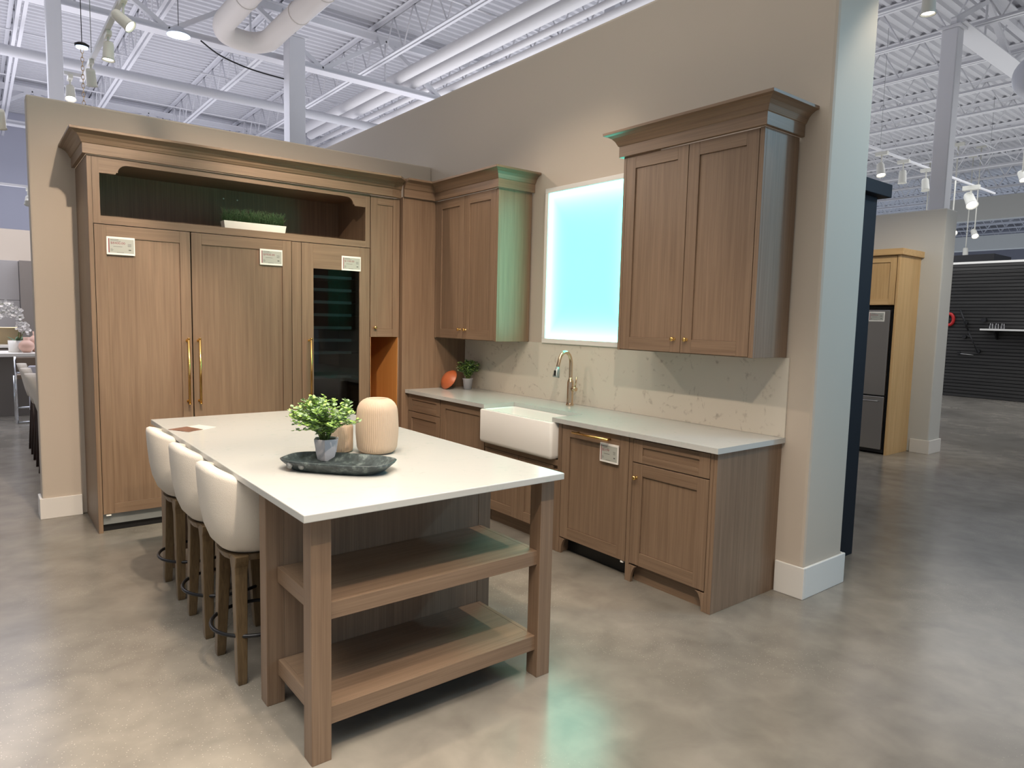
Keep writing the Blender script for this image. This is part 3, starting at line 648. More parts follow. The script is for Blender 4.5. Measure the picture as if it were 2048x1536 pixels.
# ---- counter stools
def sup(th, hx, hy, n=2.4):
    c, s_ = math.cos(th), math.sin(th)
    return hx*math.copysign(abs(c)**(2/n), c), hy*math.copysign(abs(s_)**(2/n), s_)
def make_stool(cy, label):
    cx = -2.728
    t = thing('counter_stool', (cx, cy, 0), label, 'stool', 'cream counter stools along the island')
    prof = [(0.550, 0.135, 0.135), (0.565, 0.158, 0.155), (0.60, 0.185, 0.180), (0.66, 0.208, 0.203), (0.74, 0.222, 0.218), (0.84, 0.231, 0.228), (1.0, 0.238, 0.234)]
    N = 33; A = math.radians(132)
    outer_, inner_ = [], []
    def ztop(th): return 0.932 - 0.085*(abs(th)/(PI/2))**1.6
    b = MB(); rings = []
    def hw(z):
        for (z0, a0, c0), (z1, a1, c1) in zip(prof, prof[1:]):
            if z <= z1: k = (z-z0)/(z1-z0); return a0+(a1-a0)*k, c0+(c1-c0)*k
        return prof[-1][1:]
    for i in range(N):
        th = -A + 2*A*i/(N-1); zt = ztop(th); ring = []
        fr = [0, 0.03, 0.13, 0.3, 0.5, 0.72, 0.93, 0.985]
        thick = 0.040 + 0.014*math.cos(th/1.6)
        for f_ in fr:
            z = 0.550+(zt-0.550)*f_; hx, hy = hw(z)
            if f_ > 0.95: hx -= 0.004; hy -= 0.004
            x, y_ = sup(th, hx, hy); ring.append((cx-x, cy+y_, z))
        x, y_ = sup(th, hw(zt)[0]-thick*0.35, hw(zt)[1]-thick*0.35); ring.append((cx-x, cy+y_, zt))
        for f_ in [0.985, 0.9, 0.7, 0.45, 0.25, 0.03]:
            z = 0.550+(zt-0.550)*f_; hx, hy = hw(z); k = thick*(0.92 if f_ > 0.95 else 1.0)
            x, y_ = sup(th, hx-k, hy-k); ring.append((cx-x, cy+y_, z))
        rings.append(ring)
    b.loft(rings, FABRIC, True, True); b.build('backrest', t, label='curved cream fabric barrel back')
    b = MB(); rings = []
    for z, k in ((0.56, 0.145), (0.60, 0.172), (0.645, 0.180), (0.665, 0.172), (0.672, 0.14)):
        rings.append([(cx+0.012+sup(2*PI*j/28, k, k*0.97)[0], cy+sup(2*PI*j/28, k, k*0.97)[1], z) for j in range(28)])
    b.loft(rings, FABRIC, True, True); b.build('seat', t)
    b = MB(); rings = []
    for z, k in ((0.520, 0.145), (0.549, 0.158)):
        rings.append([(cx+sup(2*PI*j/28, k, k*0.97)[0], cy+sup(2*PI*j/28, k, k*0.97)[1], z) for j in range(28)])
    b.loft(rings, LEGW, False, True); b.build('seat_frame', t)
    for sx in (-1, 1):
        for sy in (-1, 1):
            b = MB(); rings = []
            for z, w_, off in ((0.548, 0.092, 0.0), (0.525, 0.082, 0.0), (0.50, 0.062, 0.25), (0.47, 0.052, 0.5), (0.30, 0.048, 0.7), (0.02, 0.040, 1.0), (0.0, 0.034, 1.0)):
                ox = 0.105+0.012*(1-z/0.55)+0.0*off; oy = 0.108+0.050*(1-z/0.55)
                cxx = cx+sx*ox; cyy = cy+sy*oy; wx_ = min(w_, 0.052) if z < 0.5 else 0.056
                rings.append([(cxx-wx_/2, cyy-w_/2, z), (cxx+wx_/2, cyy-w_/2, z), (cxx+wx_/2, cyy+w_/2, z), (cxx-wx_/2, cyy+w_/2, z)])
            b.loft(rings, LEGW, False, True); b.build('leg', t, bevel=0.003)
    b = MB(); b.tube([(cx+0.19*math.cos(2*PI*k/40), cy+0.19*math.sin(2*PI*k/40), 0.205) for k in range(40)], 0.0085, IRON, 8, closed=True); b.build('foot_ring', t, label='dark iron foot ring')
    return t
st0 = make_stool(-3.03, 'cream fabric counter stool nearest the camera, beside the island post')
st1 = dup(st0, (0, 0.515, 0), 'cream fabric counter stool in the middle of the row of three')
st2 = dup(st0, (0, 1.07, 0), 'cream fabric counter stool farthest back, closest to the refrigerators')

# ---- tray and vases
def tray():
    ang = math.radians(-50); c = Vector((-2.492, -3.375, 0)); ex = Vector((math.cos(ang), math.sin(ang), 0)); ey = Vector((-math.sin(ang), math.cos(ang), 0))
    b = MB()
    def ring(hl, hwid, z, n=40):
        out = []
        for k in range(n):
            th = 2*PI*k/n; x, y_ = sup(th, hl, hwid, 3.2); out.append(tuple(c+ex*x+ey*y_+Vector((0, 0, z))))
        return out
    b.loft([ring(0.185, 0.088, 0.9145), ring(0.20, 0.095, 0.920), ring(0.236, 0.120, 0.950), ring(0.243, 0.126, 0.960), ring(0.236, 0.118, 0.962), ring(0.215, 0.105, 0.942), ring(0.185, 0.085, 0.926), ring(0.02, 0.01, 0.925)], TRAY, True, True)
    o = b.build('stone_tray'); tag(o, 'dark grey-green mottled stone tray at the middle of the island', 'tray')
    for (u, v_) in ((-0.165, -0.112), (-0.11, -0.116)):
        p = c+ex*u+ey*v_; m = MB(); nrm = (-ey+Vector((0, 0, 0.6))).normalized() * -1
        axis = ey*-1
        m.lathe([(0.0001, 0.0), (0.014, 0.0), (0.0001, 0.0015)], p+Vector((0, 0, 0.943))+ey*0.003, plain('shell_inlay', (0.20, 0.21, 0.21), 0.4), 16, (ey*-1).to_track_quat('Z', 'Y').to_matrix().to_4x4())
        m.build('inlay', o, label='pale oval spot on the tray side')
tray()
def ribbed(name, cx, cy, prof, nr, amp, m, label):
    b = MB(); n = nr*4; rings = []
    for i, (r, z, k) in enumerate(prof):
        ring = []
        for j in range(n):
            th = 2*PI*j/n; rr_ = r + amp*k*(0.5+0.5*math.cos(nr*th + z*14))
            ring.append((cx+rr_*math.cos(th), cy+rr_*math.sin(th), 0.9145+z))
        rings.append(ring)
    b.loft(rings, m, True, True); return tag(b.build(name), label, 'vase')
prof = [(0.062, 0, 0), (0.074, 0.004, 0.3), (0.086, 0.016, 1)]
prof += [(0.092+0.006*math.sin(PI*k/14), 0.03+0.18*k/14, 1) for k in range(15)]
prof += [(0.088, 0.222, 1), (0.080, 0.238, 0.8), (0.066, 0.252, 0.4), (0.052, 0.259, 0), (0.046, 0.260, 0), (0.042, 0.256, 0), (0.042, 0.235, 0), (0.02, 0.23, 0)]
ribbed('ribbed_vase', -2.186, -3.125, prof, 64, 0.0026, VASE, 'tall peach ribbed ceramic vase beside the stone tray')
prof = [(0.040, 0, 0), (0.050, 0.006, 1)] + [(0.052, 0.02+0.10*k/8, 1) for k in range(9)] + [(0.046, 0.135, 0.6), (0.034, 0.146, 0), (0.028, 0.148, 0), (0.026, 0.13, 0), (0.01, 0.128, 0)]
ribbed('ribbed_vase', -2.318, -3.018, prof, 40, 0.002, VASE, 'shorter peach vase half hidden behind the leafy plant')
# brochure
q = [(-2.859, -1.968), (-2.787, -2.106), (-2.619, -2.006), (-2.680, -1.887)]
B1 = plain('brochure_photo', (0.17, 0.085, 0.06), 0.3, var=0.8, bscale=22); B2 = plain('brochure_paper', (0.62, 0.62, 0.58), 0.3)
b = MB(); P4 = [Vector((*p, 0.9143)) for p in q]; m1 = P4[0].lerp(P4[3], 0.6); m2 = P4[1].lerp(P4[2], 0.5)
b.prism([P4[0], P4[1], m2, m1], (0, 0, 0.002), B1); b.prism([m1, m2, P4[2], P4[3]], (0, 0, 0.002), B2)
tag(b.build('brochure'), 'glossy brochure with dark red picture lying on the far left island corner', 'brochure')

# ================================================================== PRICE TAGS
def price_tag(org, ex, ez, w, h, text, label):
    """org: lower left corner on the surface; ex: right direction, ez: up; normal = ex x ez pointing to the viewer"""
    ex, ez = Vector(ex), Vector(ez); nn = ex.cross(ez); org = Vector(org)
    t = thing('price_tag', org, label, 'price tag')
    def bx(b, u0, u1, v0, v1, d0, d1, m):
        ps = [org+ex*u+ez*v for u, v in ((u0, v0), (u1, v0), (u1, v1), (u0, v1))]
        b.hull([p+nn*d0 for p in ps], [p+nn*d1 for p in ps], m)
    b = MB(); bx(b, 0, w, 0, h, 0.0005, 0.010, TAGW); b.build('case', t, bevel=0.0015)
    e = 0.085*w; b = MB(); bx(b, e*0.75, w-e*0.45, e*0.9, h-e*0.9, 0.0101, 0.0106, TAGS); b.build('screen', t, label='grey electronic paper screen')
    b = MB(); bx(b, e*0.75, e*1.15, e*0.9, h-e*0.9, 0.0107, 0.0109, RED); b.build('stripe', t, label='dark red stripe')
    b = MB(); rnd = random.Random(len(text)+int(w*1000))
    L0 = e*1.6
    for (v, u0, u1, th) in ((0.84, L0, w*0.42, 0.014), (0.77, L0, w*0.5, 0.010), (0.46, L0+0.1*w, w*0.55, 0.012), (0.32, L0, L0+0.07*w, 0.01), (0.27, L0, L0+0.1*w, 0.01), (0.22, L0, L0+0.08*w, 0.01), (0.14, w*0.35, w*0.6, 0.01),
                            (0.62, w*0.74, w*0.87, 0.012), (0.56, w*0.74, w*0.87, 0.012), (0.50, w*0.74, w*0.87, 0.012), (0.30, w*0.77, w*0.86, 0.035)):
        bx(b, u0, u1, h*v-th*h*0.8, h*v+th*h*0.8, 0.0107, 0.0109, INK)
    b.build('fine_print', t, label='rows of tiny grey print')
    cu = bpy.data.curves.new('price', 'FONT'); cu.body = text; cu.size = h*0.17; cu.extrude = 0.0001
    tmp = bpy.data.objects.new('price', cu); C.objects.link(tmp)
    dg = bpy.context.evaluated_depsgraph_get(); me = bpy.data.meshes.new_from_object(tmp.evaluated_get(dg)); C.objects.unlink(tmp); bpy.data.objects.remove(tmp)
    me.materials.clear(); me.materials.append(RED)
    mt = Matrix((ex, ez, nn)).transposed().to_4x4(); off = ex*L0+ez*(h*0.60)+nn*0.0109
    for v in me.vertices: v.co = mt @ Vector((v.co.x*1.15, v.co.y, v.co.z)) + off
    o = bpy.data.objects.new('price', me); C.objects.link(o); o.parent = t; o['label'] = 'dark red price figures'
    return t
X = (1, 0, 0); Z = (0, 0, 1)
price_tag((-2.943, F-0.0005, 1.938), X, Z, 0.172, 0.122, '$8400.00', 'white framed electronic price tag on the refrigerator door, leftmost of three')
price_tag((-1.913, F-0.0005, 1.938), X, Z, 0.174, 0.122, '$9900.00', 'white framed electronic price tag on the freezer door, middle of three')
price_tag((-1.241, F-0.0005, 1.936), X, Z, 0.172, 0.120, '$1100.00', 'white framed electronic price tag at the top of the wine cooler door')
price_tag((BF-0.0025, -3.088, 0.694), (0, -1, 0), Z, 0.152, 0.118, '$2199', 'white framed electronic price tag on the dishwasher front')
price_tag((5.0495, -2.095, 1.640), (0, -1, 0), Z, 0.185, 0.118, '$2999.00', 'white framed electronic price tag on the stainless refrigerator')

# ================================================================== NAVY CABINET beyond wall end
t = thing('tall_cabinet', (0.76, -3.5, 0), 'tall navy blue cabinet behind the end of the beige wall', 'cabinet')
MB().box(0.470, 1.045, -3.905, -3.30, 0, 2.46, NAVY).build('body', t, bevel=0.003)
MB().box(0.456, 1.115, -3.965, -3.24, 2.415, 2.50, NAVY).build('cornice', t, bevel=0.004)
MB().box(1.046, 1.066, -3.885, -3.32, 0.1, 2.40, NAVY).build('door', t, bevel=0.002)

# ================================================================== OAK FRIDGE BAY
t = thing('refrigerator_surround', (5.35, -1.85, 0), 'light oak tall cabinet surround enclosing a stainless refrigerator in the next bay', 'cabinet')
MB().box(5.07, 5.6595, -2.405, -2.375, 0, 2.44, OKz).build('side_panel', t, bevel=0.002)
MB().box(5.07, 5.6595, -1.345, -1.315, 0, 2.44, OKz).build('side_panel', t, bevel=0.002)
MB().box(5.095, 5.6595, -2.374, -1.346, 1.84, 2.44, OKz).build('upper_box', t)
shaker('B', 5.072, -2.366, -1.862, 1.845, 2.425, t, st=0.07, wh=OKx, wz=OKz); shaker('B', 5.072, -1.858, -1.354, 1.845, 2.425, t, st=0.07, wh=OKx, wz=OKz)
b = MB(); b.box(5.040, 5.6595, -2.440, -1.29, 2.441, 2.515, OKx); b.build('top_trim', t, bevel=0.002)
t = thing('refrigerator', (5.35, -1.86, 0), 'stainless steel bottom-freezer refrigerator inside the light oak surround', 'refrigerator')
MB().box(5.10, 5.62, -2.355, -1.38, 0.02, 1.785, BLACK).build('body', t)
MB().box(5.050, 5.098, -2.340, -1.39, 0.735, 1.780, STAIN).build('door', t, bevel=0.008)
MB().box(5.050, 5.098, -2.340, -1.39, 0.065, 0.722, STAIN).build('freezer_drawer', t, bevel=0.008)
b = MB(); b.tube(smooth_path([(5.05, -2.26, 0.665), (5.00, -2.25, 0.665), (4.995, -1.87, 0.665), (5.00, -1.49, 0.665), (5.05, -1.48, 0.665)], 5), 0.011, STAIN, 10); b.build('handle', t)

# ================================================================== SLAT WALL far right
t = thing('slat_wall', (14.55, -4, 0), 'charcoal horizontal slat display wall at far right, standing on the floor', 'display wall')
b = MB(); b.box(14.50, 14.70, -11, 0.345, 0, 3.08, plain('slat_backing', (0.010, 0.010, 0.010), 0.8)); b.build('backing', t)
b = MB(); z = 0.01
while z < 3.02:
    b.box(14.475, 14.4995, -11, 0.345, z, z+0.062, SLAT); z += 0.077
b.build('slats', t, label='dark wood slats'); 
MB().box(14.47, 14.72, -11, 0.36, 3.082, 3.13, TAGW).build('cap', t, label='pale cap strip along the top')
t = thing('wall_shelf', (14.3, -0.9, 1.55), 'white shelf with black bracket on the charcoal slat wall', 'shelf')
MB().box(14.16, 14.474, -2.2, -0.425, 1.560, 1.60, TAGW).build('board', t, bevel=0.003)
for yy in (-0.70, -1.9):
    MB().prism([(14.474, yy, 1.559), (14.474, yy, 1.36), (14.45, yy, 1.36), (14.22, yy, 1.535), (14.22, yy, 1.559)], (0, 0.03, 0), BLACK).build('bracket', t, label='black shelf bracket')
def tumbler(y_):
    b = MB(); b.lathe([(0.0001, 0), (0.036, 0), (0.045, 0.12), (0.042, 0.12), (0.034, 0.008), (0.0001, 0.008)], (14.30, y_, 1.6015), GLASS, 16); return b.build('drinking_glass')
gl = tumbler(-0.60); tag(gl, 'clear drinking glass at the left end of the white wall shelf', 'glass', 'glasses on the wall shelf')
for dy, lb in ((-0.11, 'clear drinking glass second from the left on the white wall shelf'), (-0.22, 'clear drinking glass third from the left on the white wall shelf')):
    c = gl.copy(); C.objects.link(c); c.location.y += dy; c['label'] = lb
b = MB(); b.cyl((14.40, 0.075, 2.03), (14.40, -0.12, 1.55), 0.018, BLACK, 8); b.cyl((14.40, -0.12, 1.55), (14.40, -0.345, 1.05), 0.011, BLACK, 8)
b.cyl((14.40, -0.05, 1.72), (14.474, -0.05, 1.72), 0.04, BLACK, 12); b.cyl((14.40, -0.345, 1.08), (14.474, -0.345, 1.08), 0.045, BLACK, 12)
tag(b.build('grab_bar'), 'long slanted black grab bar mounted on the slat wall', 'grab bar')
b = MB(); b.cyl((14.44, -0.26, 0.99), (14.44, 0.07, 1.01), 0.010, STAIN, 8); b.cyl((14.43, 0.05, 1.02), (14.474, 0.05, 1.02), 0.035, BLACK, 12)
tag(b.build('towel_bar'), 'short silver towel bar with black ends below the slanted bar', 'towel bar')
b = MB(); b.cyl((14.38, -0.41, 1.80), (14.474, -0.41, 1.80), 0.05, BLACK, 14)
tag(b.build('wall_hook'), 'round black knob hook above the left end of the wall shelf', 'hook')
b = MB(); b.cyl((14.38, -0.05, 1.40), (14.474, -0.05, 1.40), 0.04, BLACK, 14)
tag(b.build('wall_hook'), 'round black knob hook midway beside the slanted bar', 'hook')
b = MB(); b.tube([(14.44, 0.30+0.085*math.cos(2*PI*k/24), 1.80+0.13*math.sin(2*PI*k/24)) for k in range(24)], 0.035, plain('bright_red', (0.55, 0.02, 0.02), 0.4), 8, closed=True)
tag(b.build('red_ring'), 'bright red ring at the left edge of the slat wall', 'ring')
b = MB(); b.box(15.4, 16.6, -0.2, 0.7, 0, 3.38, BLACK); tag(b.build('dark_panel'), 'black panel rising just behind the slat wall top', 'panel')
# hanging fascia bulkheads
b = MB(); b.box(19.2, 19.5, -12, 2.2, 4.72, 5.36, PAINT2); struct(b.build('trim_1'))
b = MB(); b.box(25.0, 25.4, -14, 6.5, 4.45, 4.95, PAINT2); struct(b.build('trim_2'))

# ================================================================== COLUMNS
def column(x, y_, w, h, label, h0=0):
    t = thing('steel_column', (x, y_, 0), label, 'column')
    MB().box(x-w/2, x+w/2, y_-w/2, y_+w/2, 0, h, STEEL).build('shaft', t, bevel=0.012)
    MB().box(x-w/2-0.03, x+w/2+0.03, y_-w/2-0.03, y_+w/2+0.03, h, h+0.025, STEEL).build('cap_plate', t)
    return t
column(-2.80, 3.85, 0.155, 5.97, 'slim white steel column rising behind the left end of the back wall')
column(0.08, 3.90, 0.235, 5.46, 'white square steel column rising behind the middle of the back wall')
column(6.115, -2.385, 0.19, 5.29, 'white steel column rising behind the side bay wall')
column(9.6, 2.2, 0.22, 5.97, 'distant white steel column seen right of the wall end')
column(3.3, 0.75, 0.20, 5.97, 'white steel column rising behind the top of the right wall')

# ================================================================== ROOF STEEL
def joist_mesh():
    b = MB(); y0, y1 = -13.5, 14.0; zb, zt = 5.50, 6.04
    for s in (-1, 1):
        b.box(s*0.058, s*0.014, y0, y1, zb, zb+0.010, STEEL); b.box(s*0.018, s*0.014, y0, y1, zb+0.0102, zb+0.05, STEEL)
        b.box(s*0.065, s*0.014, y0, y1, 6.088, 6.099, STEEL); b.box(s*0.018, s*0.014, y0, y1, 6.04, 6.09, STEEL)
    y_ = y0; k = 0
    while y_ < y1-0.3:
        za, zc = (zb+0.03, 6.06) if k % 2 == 0 else (6.06, zb+0.03)
        b.tube([(0, y_, za), (0, y_+0.30, zc)], 0.0125, STEEL, 5); y_ += 0.30; k += 1
    return b
j0 = joist_mesh().build('roof_joist', fix=False); j0.location = (-3.0, 0, 0)
tag(j0, 'white open-web steel roof joist under the corrugated deck', 'joist', 'roof joists')
xs = [-12, -10.5, -9, -7.5, -6, -4.5, -1.54, 0.0, 1.5, 3.0, 4.3, 5.5, 6.75, 8.15, 9.57, 10.95, 12.4, 14.3, 15.8, 17.3, 18.8, 20.3, 21.8, 23.3, 24.8, 26.3, 27.8, 29.3, 30.8]
for x in xs:
    c = j0.copy(); C.objects.link(c); c.location = (x, 0, 0)
def girder(y_, x0, x1, zb, zt, label, heavy=0.10, step=1.05):
    t = thing('roof_girder', ((x0+x1)/2, y_, zb), label, 'girder')
    b = MB(); 
    for s in (-1, 1): b.box(x0, x1, y_+s*heavy, y_, zb, zb+0.014, STEEL); b.box(x0, x1, y_+s*0.034, y_, zb+0.0145, zb+0.10, STEEL)
    b.build('bottom_chord', t)
    b = MB(); 
    for s in (-1, 1): b.box(x0, x1, y_+s*heavy, y_, zt-0.014, zt, STEEL); b.box(x0, x1, y_+s*0.034, y_, zt-0.10, zt-0.0145, STEEL)
    b.build('top_chord', t)
    b = MB(); x = x0; k = 0
    while x < x1-step:
        za, zc = (zb+0.05, zt-0.05) if k % 2 == 0 else (zt-0.05, zb+0.05)
        d = Vector((step, 0, zc-za)); mt = Matrix.Translation((x, y_, za)) @ d.to_track_quat('X', 'Z').to_matrix().to_4x4()
        b.box(0, d.length, -0.035, 0.035, -0.03, 0.03, STEEL, mt)
        if k % 2 == 1: b.tube([(x, y_, zt-0.05), (x, y_, zb+0.05)], 0.016, STEEL, 5)
        x += step; k += 1
    b.build('web', t); return t
girder(4.15, -12, 16, 5.18, 5.96, 'white steel truss girder crossing behind the back wall')
girder(11.2, -12, 30, 5.18, 5.96, 'white steel truss girder far back near the rear wall')
girder(-2.42, 6.02, 32, 5.32, 5.96, 'white steel truss girder resting on the column by the side bay', 0.14)
girder(-9.5, -12, 32, 5.18, 5.96, 'white steel truss girder in front of the display, overhead')
# cross bridging lines
for i, (y_, z) in enumerate(((1.6, 5.56), (6.6, 5.56), (9.0, 5.56), (-0.4, 5.56), (-5.6, 5.56))):
    tag(MB().cyl((-14, y_, z), (33, y_, z), 0.013, STEEL, 6).build('bridging_bar', fix=False), ['thin white bridging bar crossing the joists above the display', 'thin white bridging bar crossing the joists beyond the back wall', 'thin white bridging bar crossing the joists near the rear', 'thin white bridging bar crossing the joists over the refrigerators', 'thin white bridging bar crossing the joists over the island'][i], 'bar')
# ducts and pipes
b = MB(); b.tube(smooth_path([(-0.98, -3, 5.28), (-0.98, 0, 5.28), (-0.98, 3.0, 5.28), (-0.98, 3.50, 5.27), (-0.90, 3.74, 5.24), (-0.72, 3.80, 5.22), (-0.52, 3.78, 5.22), (-0.38, 3.62, 5.24), (-0.345, 3.3, 5.28), (-0.345, 2.6, 5.28), (-0.345, 0, 5.28), (-0.345, -3, 5.28)], 6), 0.135, CREAMDUCT, 18)
for y_ in (2.6, 1.8):
    for x in (-0.98, -0.345): b.cyl((x, y_, 5.28), (x, y_+0.03, 5.28), 0.143, CREAMDUCT, 20)
tag(b.build('round_duct', fix=False), 'thick cream U-shaped duct hanging at the top of the ceiling view', 'duct')
tag(MB().cyl((1.86, -3, 5.38), (1.86, 8.5, 5.38), 0.085, DUCT, 16).build('pipe', fix=False), 'left of two thick parallel white pipes under the deck', 'pipe', 'parallel white pipes')
tag(MB().cyl((2.16, -3, 5.38), (2.16, 8.5, 5.38), 0.085, DUCT, 16).build('pipe', fix=False), 'right of two thick parallel white pipes under the deck', 'pipe', 'parallel white pipes')
for i, (x, z, r, lb) in enumerate(((2.92, 5.48, 0.055, 'white conduit closest to the top of the right wall'), (2.72, 5.52, 0.05, 'white conduit second from the right wall top'), (3.12, 5.44, 0.045, 'white conduit half hidden by the right wall top'))):
    tag(MB().cyl((x, -6, z), (x, 13.5, z), r, DUCT, 12).build('conduit', fix=False), lb, 'conduit', 'white conduits along the right wall')
tag(MB().cyl((-12, 6.15, 5.13), (5.5, 6.15, 5.13), 0.075, DECK, 16).build('pipe', fix=False), 'long white duct crossing left to right beyond the back wall', 'pipe')
b = MB()
b.tube(smooth_path([(1.2, 9.0, 5.2), (2.4, 9.2, 5.15), (3.0, 9.6, 5.15), (3.2, 10.4, 5.2), (3.25, 12.6, 5.2)], 6), 0.12, DUCT, 12)
tag(b.build('curved_duct', fix=False), 'curving white duct far back right of the square column', 'duct')
b = MB()
b.tube(smooth_path([(1.2, 9.6, 5.2), (2.1, 9.8, 5.15), (2.6, 10.2, 5.15), (2.75, 11.0, 5.2), (2.8, 12.8, 5.2)], 6), 0.12, DUCT, 12)
tag(b.build('curved_duct', fix=False), 'second curving white duct just behind the first one', 'duct')
b = MB(); b.tube(smooth_path([(-1.15, 4.0, 5.15), (-0.9, 4.0, 5.02), (-0.5, 3.98, 4.93), (-0.05, 3.96, 4.90)], 6), 0.010, BLACK, 6)
tag(b.build('black_cable'), 'drooping black cable running to the square column', 'cable')

# ================================================================== TRACK LIGHTING
def head(loc, tgt, label, group, lens=LENS, s=1.0, track_z=None):
    t = thing('track_spotlight', loc, label, 'spotlight', group)
    q_ = (Vector(tgt)-Vector(loc)).to_track_quat('-Z', 'Y').to_matrix().to_4x4()
    b = MB(); b.lathe([(0.0001, 0.075*s), (0.030*s, 0.075*s), (0.036*s, 0.06*s), (0.040*s, -0.045*s), (0.046*s, -0.06*s), (0.042*s, -0.06*s), (0.036*s, -0.042*s), (0.0001, -0.042*s)], loc, HEAD, 18, q_); b.build('housing', t)
    b = MB(); b.lathe([(0.0001, -0.046*s), (0.035*s, -0.046*s), (0.035*s, -0.050*s), (0.0001, -0.050*s)], loc, lens, 18, q_); b.build('lens', t, label='lit lamp face')
    tz = 6.098 if track_z is None else track_z
    b = MB(); b.cyl((loc[0], loc[1], loc[2]), (loc[0], loc[1], tz), 0.008*s, HEAD, 8); b.box(loc[0]-0.018*s, loc[0]+0.018*s, loc[1]-0.06*s, loc[1]+0.06*s, tz-0.035*s, tz-0.001, HEAD); b.build('yoke', t)
    return t
TZ = 3.645
def track(x0, y0, x1, y1, z, label):
    t = thing('lighting_track', ((x0+x1)/2, (y0+y1)/2, z), label, 'lighting track')
    b = MB(); d = Vector((x1-x0, y1-y0, 0)); mt = Matrix.Translation((x0, y0, z)) @ d.to_track_quat('X', 'Z').to_matrix().to_4x4()
    b.box(0, d.length, -0.018, 0.018, 0, 0.03, STEEL, mt); b.build('rail', t)
    for k in range(3):
        b = MB(); p = Vector((x0, y0, 0)).lerp(Vector((x1, y1, 0)), 0.08+0.42*k); b.cyl((p.x, p.y, z+0.03), (p.x, p.y, 6.099), 0.003, GREYM, 5)
        b.build('suspension_wire', t, label='thin suspension wire')
    return t
tk = track(-2.80, -6.6, -2.80, 1.56, TZ, 'white lighting track running above the left edge of the island')
MB().box(-2.95, -2.819, 1.42, 1.456, TZ, TZ+0.03, STEEL).build('rail', tk)
G1 = 'white track spotlights above the island'
keys = [((-2.80, -0.62, 3.50), (-0.4, -2.2, 1.1), 75, 'white track spotlight over the left end of the refrigerators', 75),
        ((-2.80, -2.87, 3.50), (-0.5, -2.95, 0.9), 26, 'white track spotlight overhead facing the window', 70),
        ((-2.80, -3.85, 3.50), (-0.6, -2.2, 1.0), 30, 'white track spotlight overhead by the near stools', 75),
        ((-2.80, -5.40, 3.50), (-2.0, -3.2, 0.6), 190, 'white track spotlight overhead in front of the island', 80)]
for p, tg, pw, lb, an in keys:
    head(p, tg, lb, G1, track_z=TZ); q_ = Vector(tg)-Vector(p); q_.normalize()
    spot('track_beam', Vector(p)+q_*0.07, tg, pw, WARM, an, 0.6, 0.035)
for p, tg, lb in (((-2.79, 0.10, 3.50), (-2.95, 0.0, 0.0), 'tilted white track spotlight above the back wall, nearest of three'), ((-2.81, 0.88, 3.50), (-2.3, 2.6, 0), 'white track spotlight facing away above the back wall'), ((-2.905, 1.44, 3.49), (-2.95, 0.9, 2.2), 'glowing white track spotlight close to the slim column')):
    head(p, tg, lb, G1, track_z=TZ)
# more display spots, from the track in front of the fridge wall
track(-4.6, -3.6, 0.2, -3.6, 4.1, 'white lighting track crossing overhead above the island')
for p, tg, pw, lb, an in (((-2.9, -3.60, 3.92), (-2.4, -0.5, 1.1), 400, 'white track spotlight overhead facing the refrigerator', 65), ((-1.3, -3.60, 3.92), (-1.4, -0.3, 1.3), 230, 'white track spotlight overhead facing the wine cooler', 60), ((-0.9, -3.60, 3.92), (-0.25, -1.62, 1.9), 60, 'white track spotlight overhead facing the left upper cabinet', 50)):
    head(p, tg, lb, 'white track spotlights above the island', track_z=4.1); q_ = (Vector(tg)-Vector(p)).normalized()
    spot('track_beam', Vector(p)+q_*0.07, tg, pw, WARM, an, 0.7, 0.035)
for p, tg, pw, an in (((-0.4, -3.60, 3.92), (-3.0, -2.6, 0.4), 170, 75), ((0.74, -4.55, 4.0), (0.40, -4.11, 2.2), 42, 60)):
    t_ = head(p, tg, 'white track spotlight overhead near the right wall, facing the stools' if p[0] < 0 else 'white track spotlight by the top of the beige wall end', 'white track spotlights above the island' if p[0] < 0 else 'spotlights right of the wall', track_z=4.1 if p[0] < 0 else None)
    q_ = (Vector(tg)-Vector(p)).normalized(); spot('track_beam', Vector(p)+q_*0.07, tg, pw, WARM if p[0] < 0 else (1, .93, .8), an, 0.6, 0.03)
head((3.6, -4.3, 4.0), (5.3, -2.2, 1.4), 'added white spotlight overhead brightening the light oak cabinet', 'spotlights right of the wall')  # lamp head and beam added overhead to lift the oak cabinet
spot('track_beam', (3.66, -4.22, 3.95), (5.3, -2.2, 1.4), 190, (1, 0.92, 0.80), 60, 0.8, 0.04)
head((2.2, -6.6, 4.0), (0.2, -4.1, 2.2), 'added cool spotlight overhead tinting the beige wall end', 'spotlights right of the wall')  # out-of-view head and blue beam, added to cool the wall end
spot('track_beam', (2.14, -6.52, 3.94), (0.2, -4.1, 2.0), 210, (0.36, 0.72, 1.0), 52, 1.0, 0.12)
for p, tg, pw, an, lb in (((-2.60, -3.60, 3.92), (-3.05, -2.3, 0.0), 95, 85, 'white track spotlight overhead facing down on the stools'), ((-2.80, -4.65, 3.50), (-3.9, -3.6, 0.0), 130, 80, 'white track spotlight overhead between stools and camera')):
    head(p, tg, lb, 'white track spotlights above the island', track_z=4.1 if p[2] > 3.6 else TZ); q_ = (Vector(tg)-Vector(p)).normalized()
    spot('track_beam', Vector(p)+q_*0.07, tg, pw, WARM, an, 0.8, 0.03)
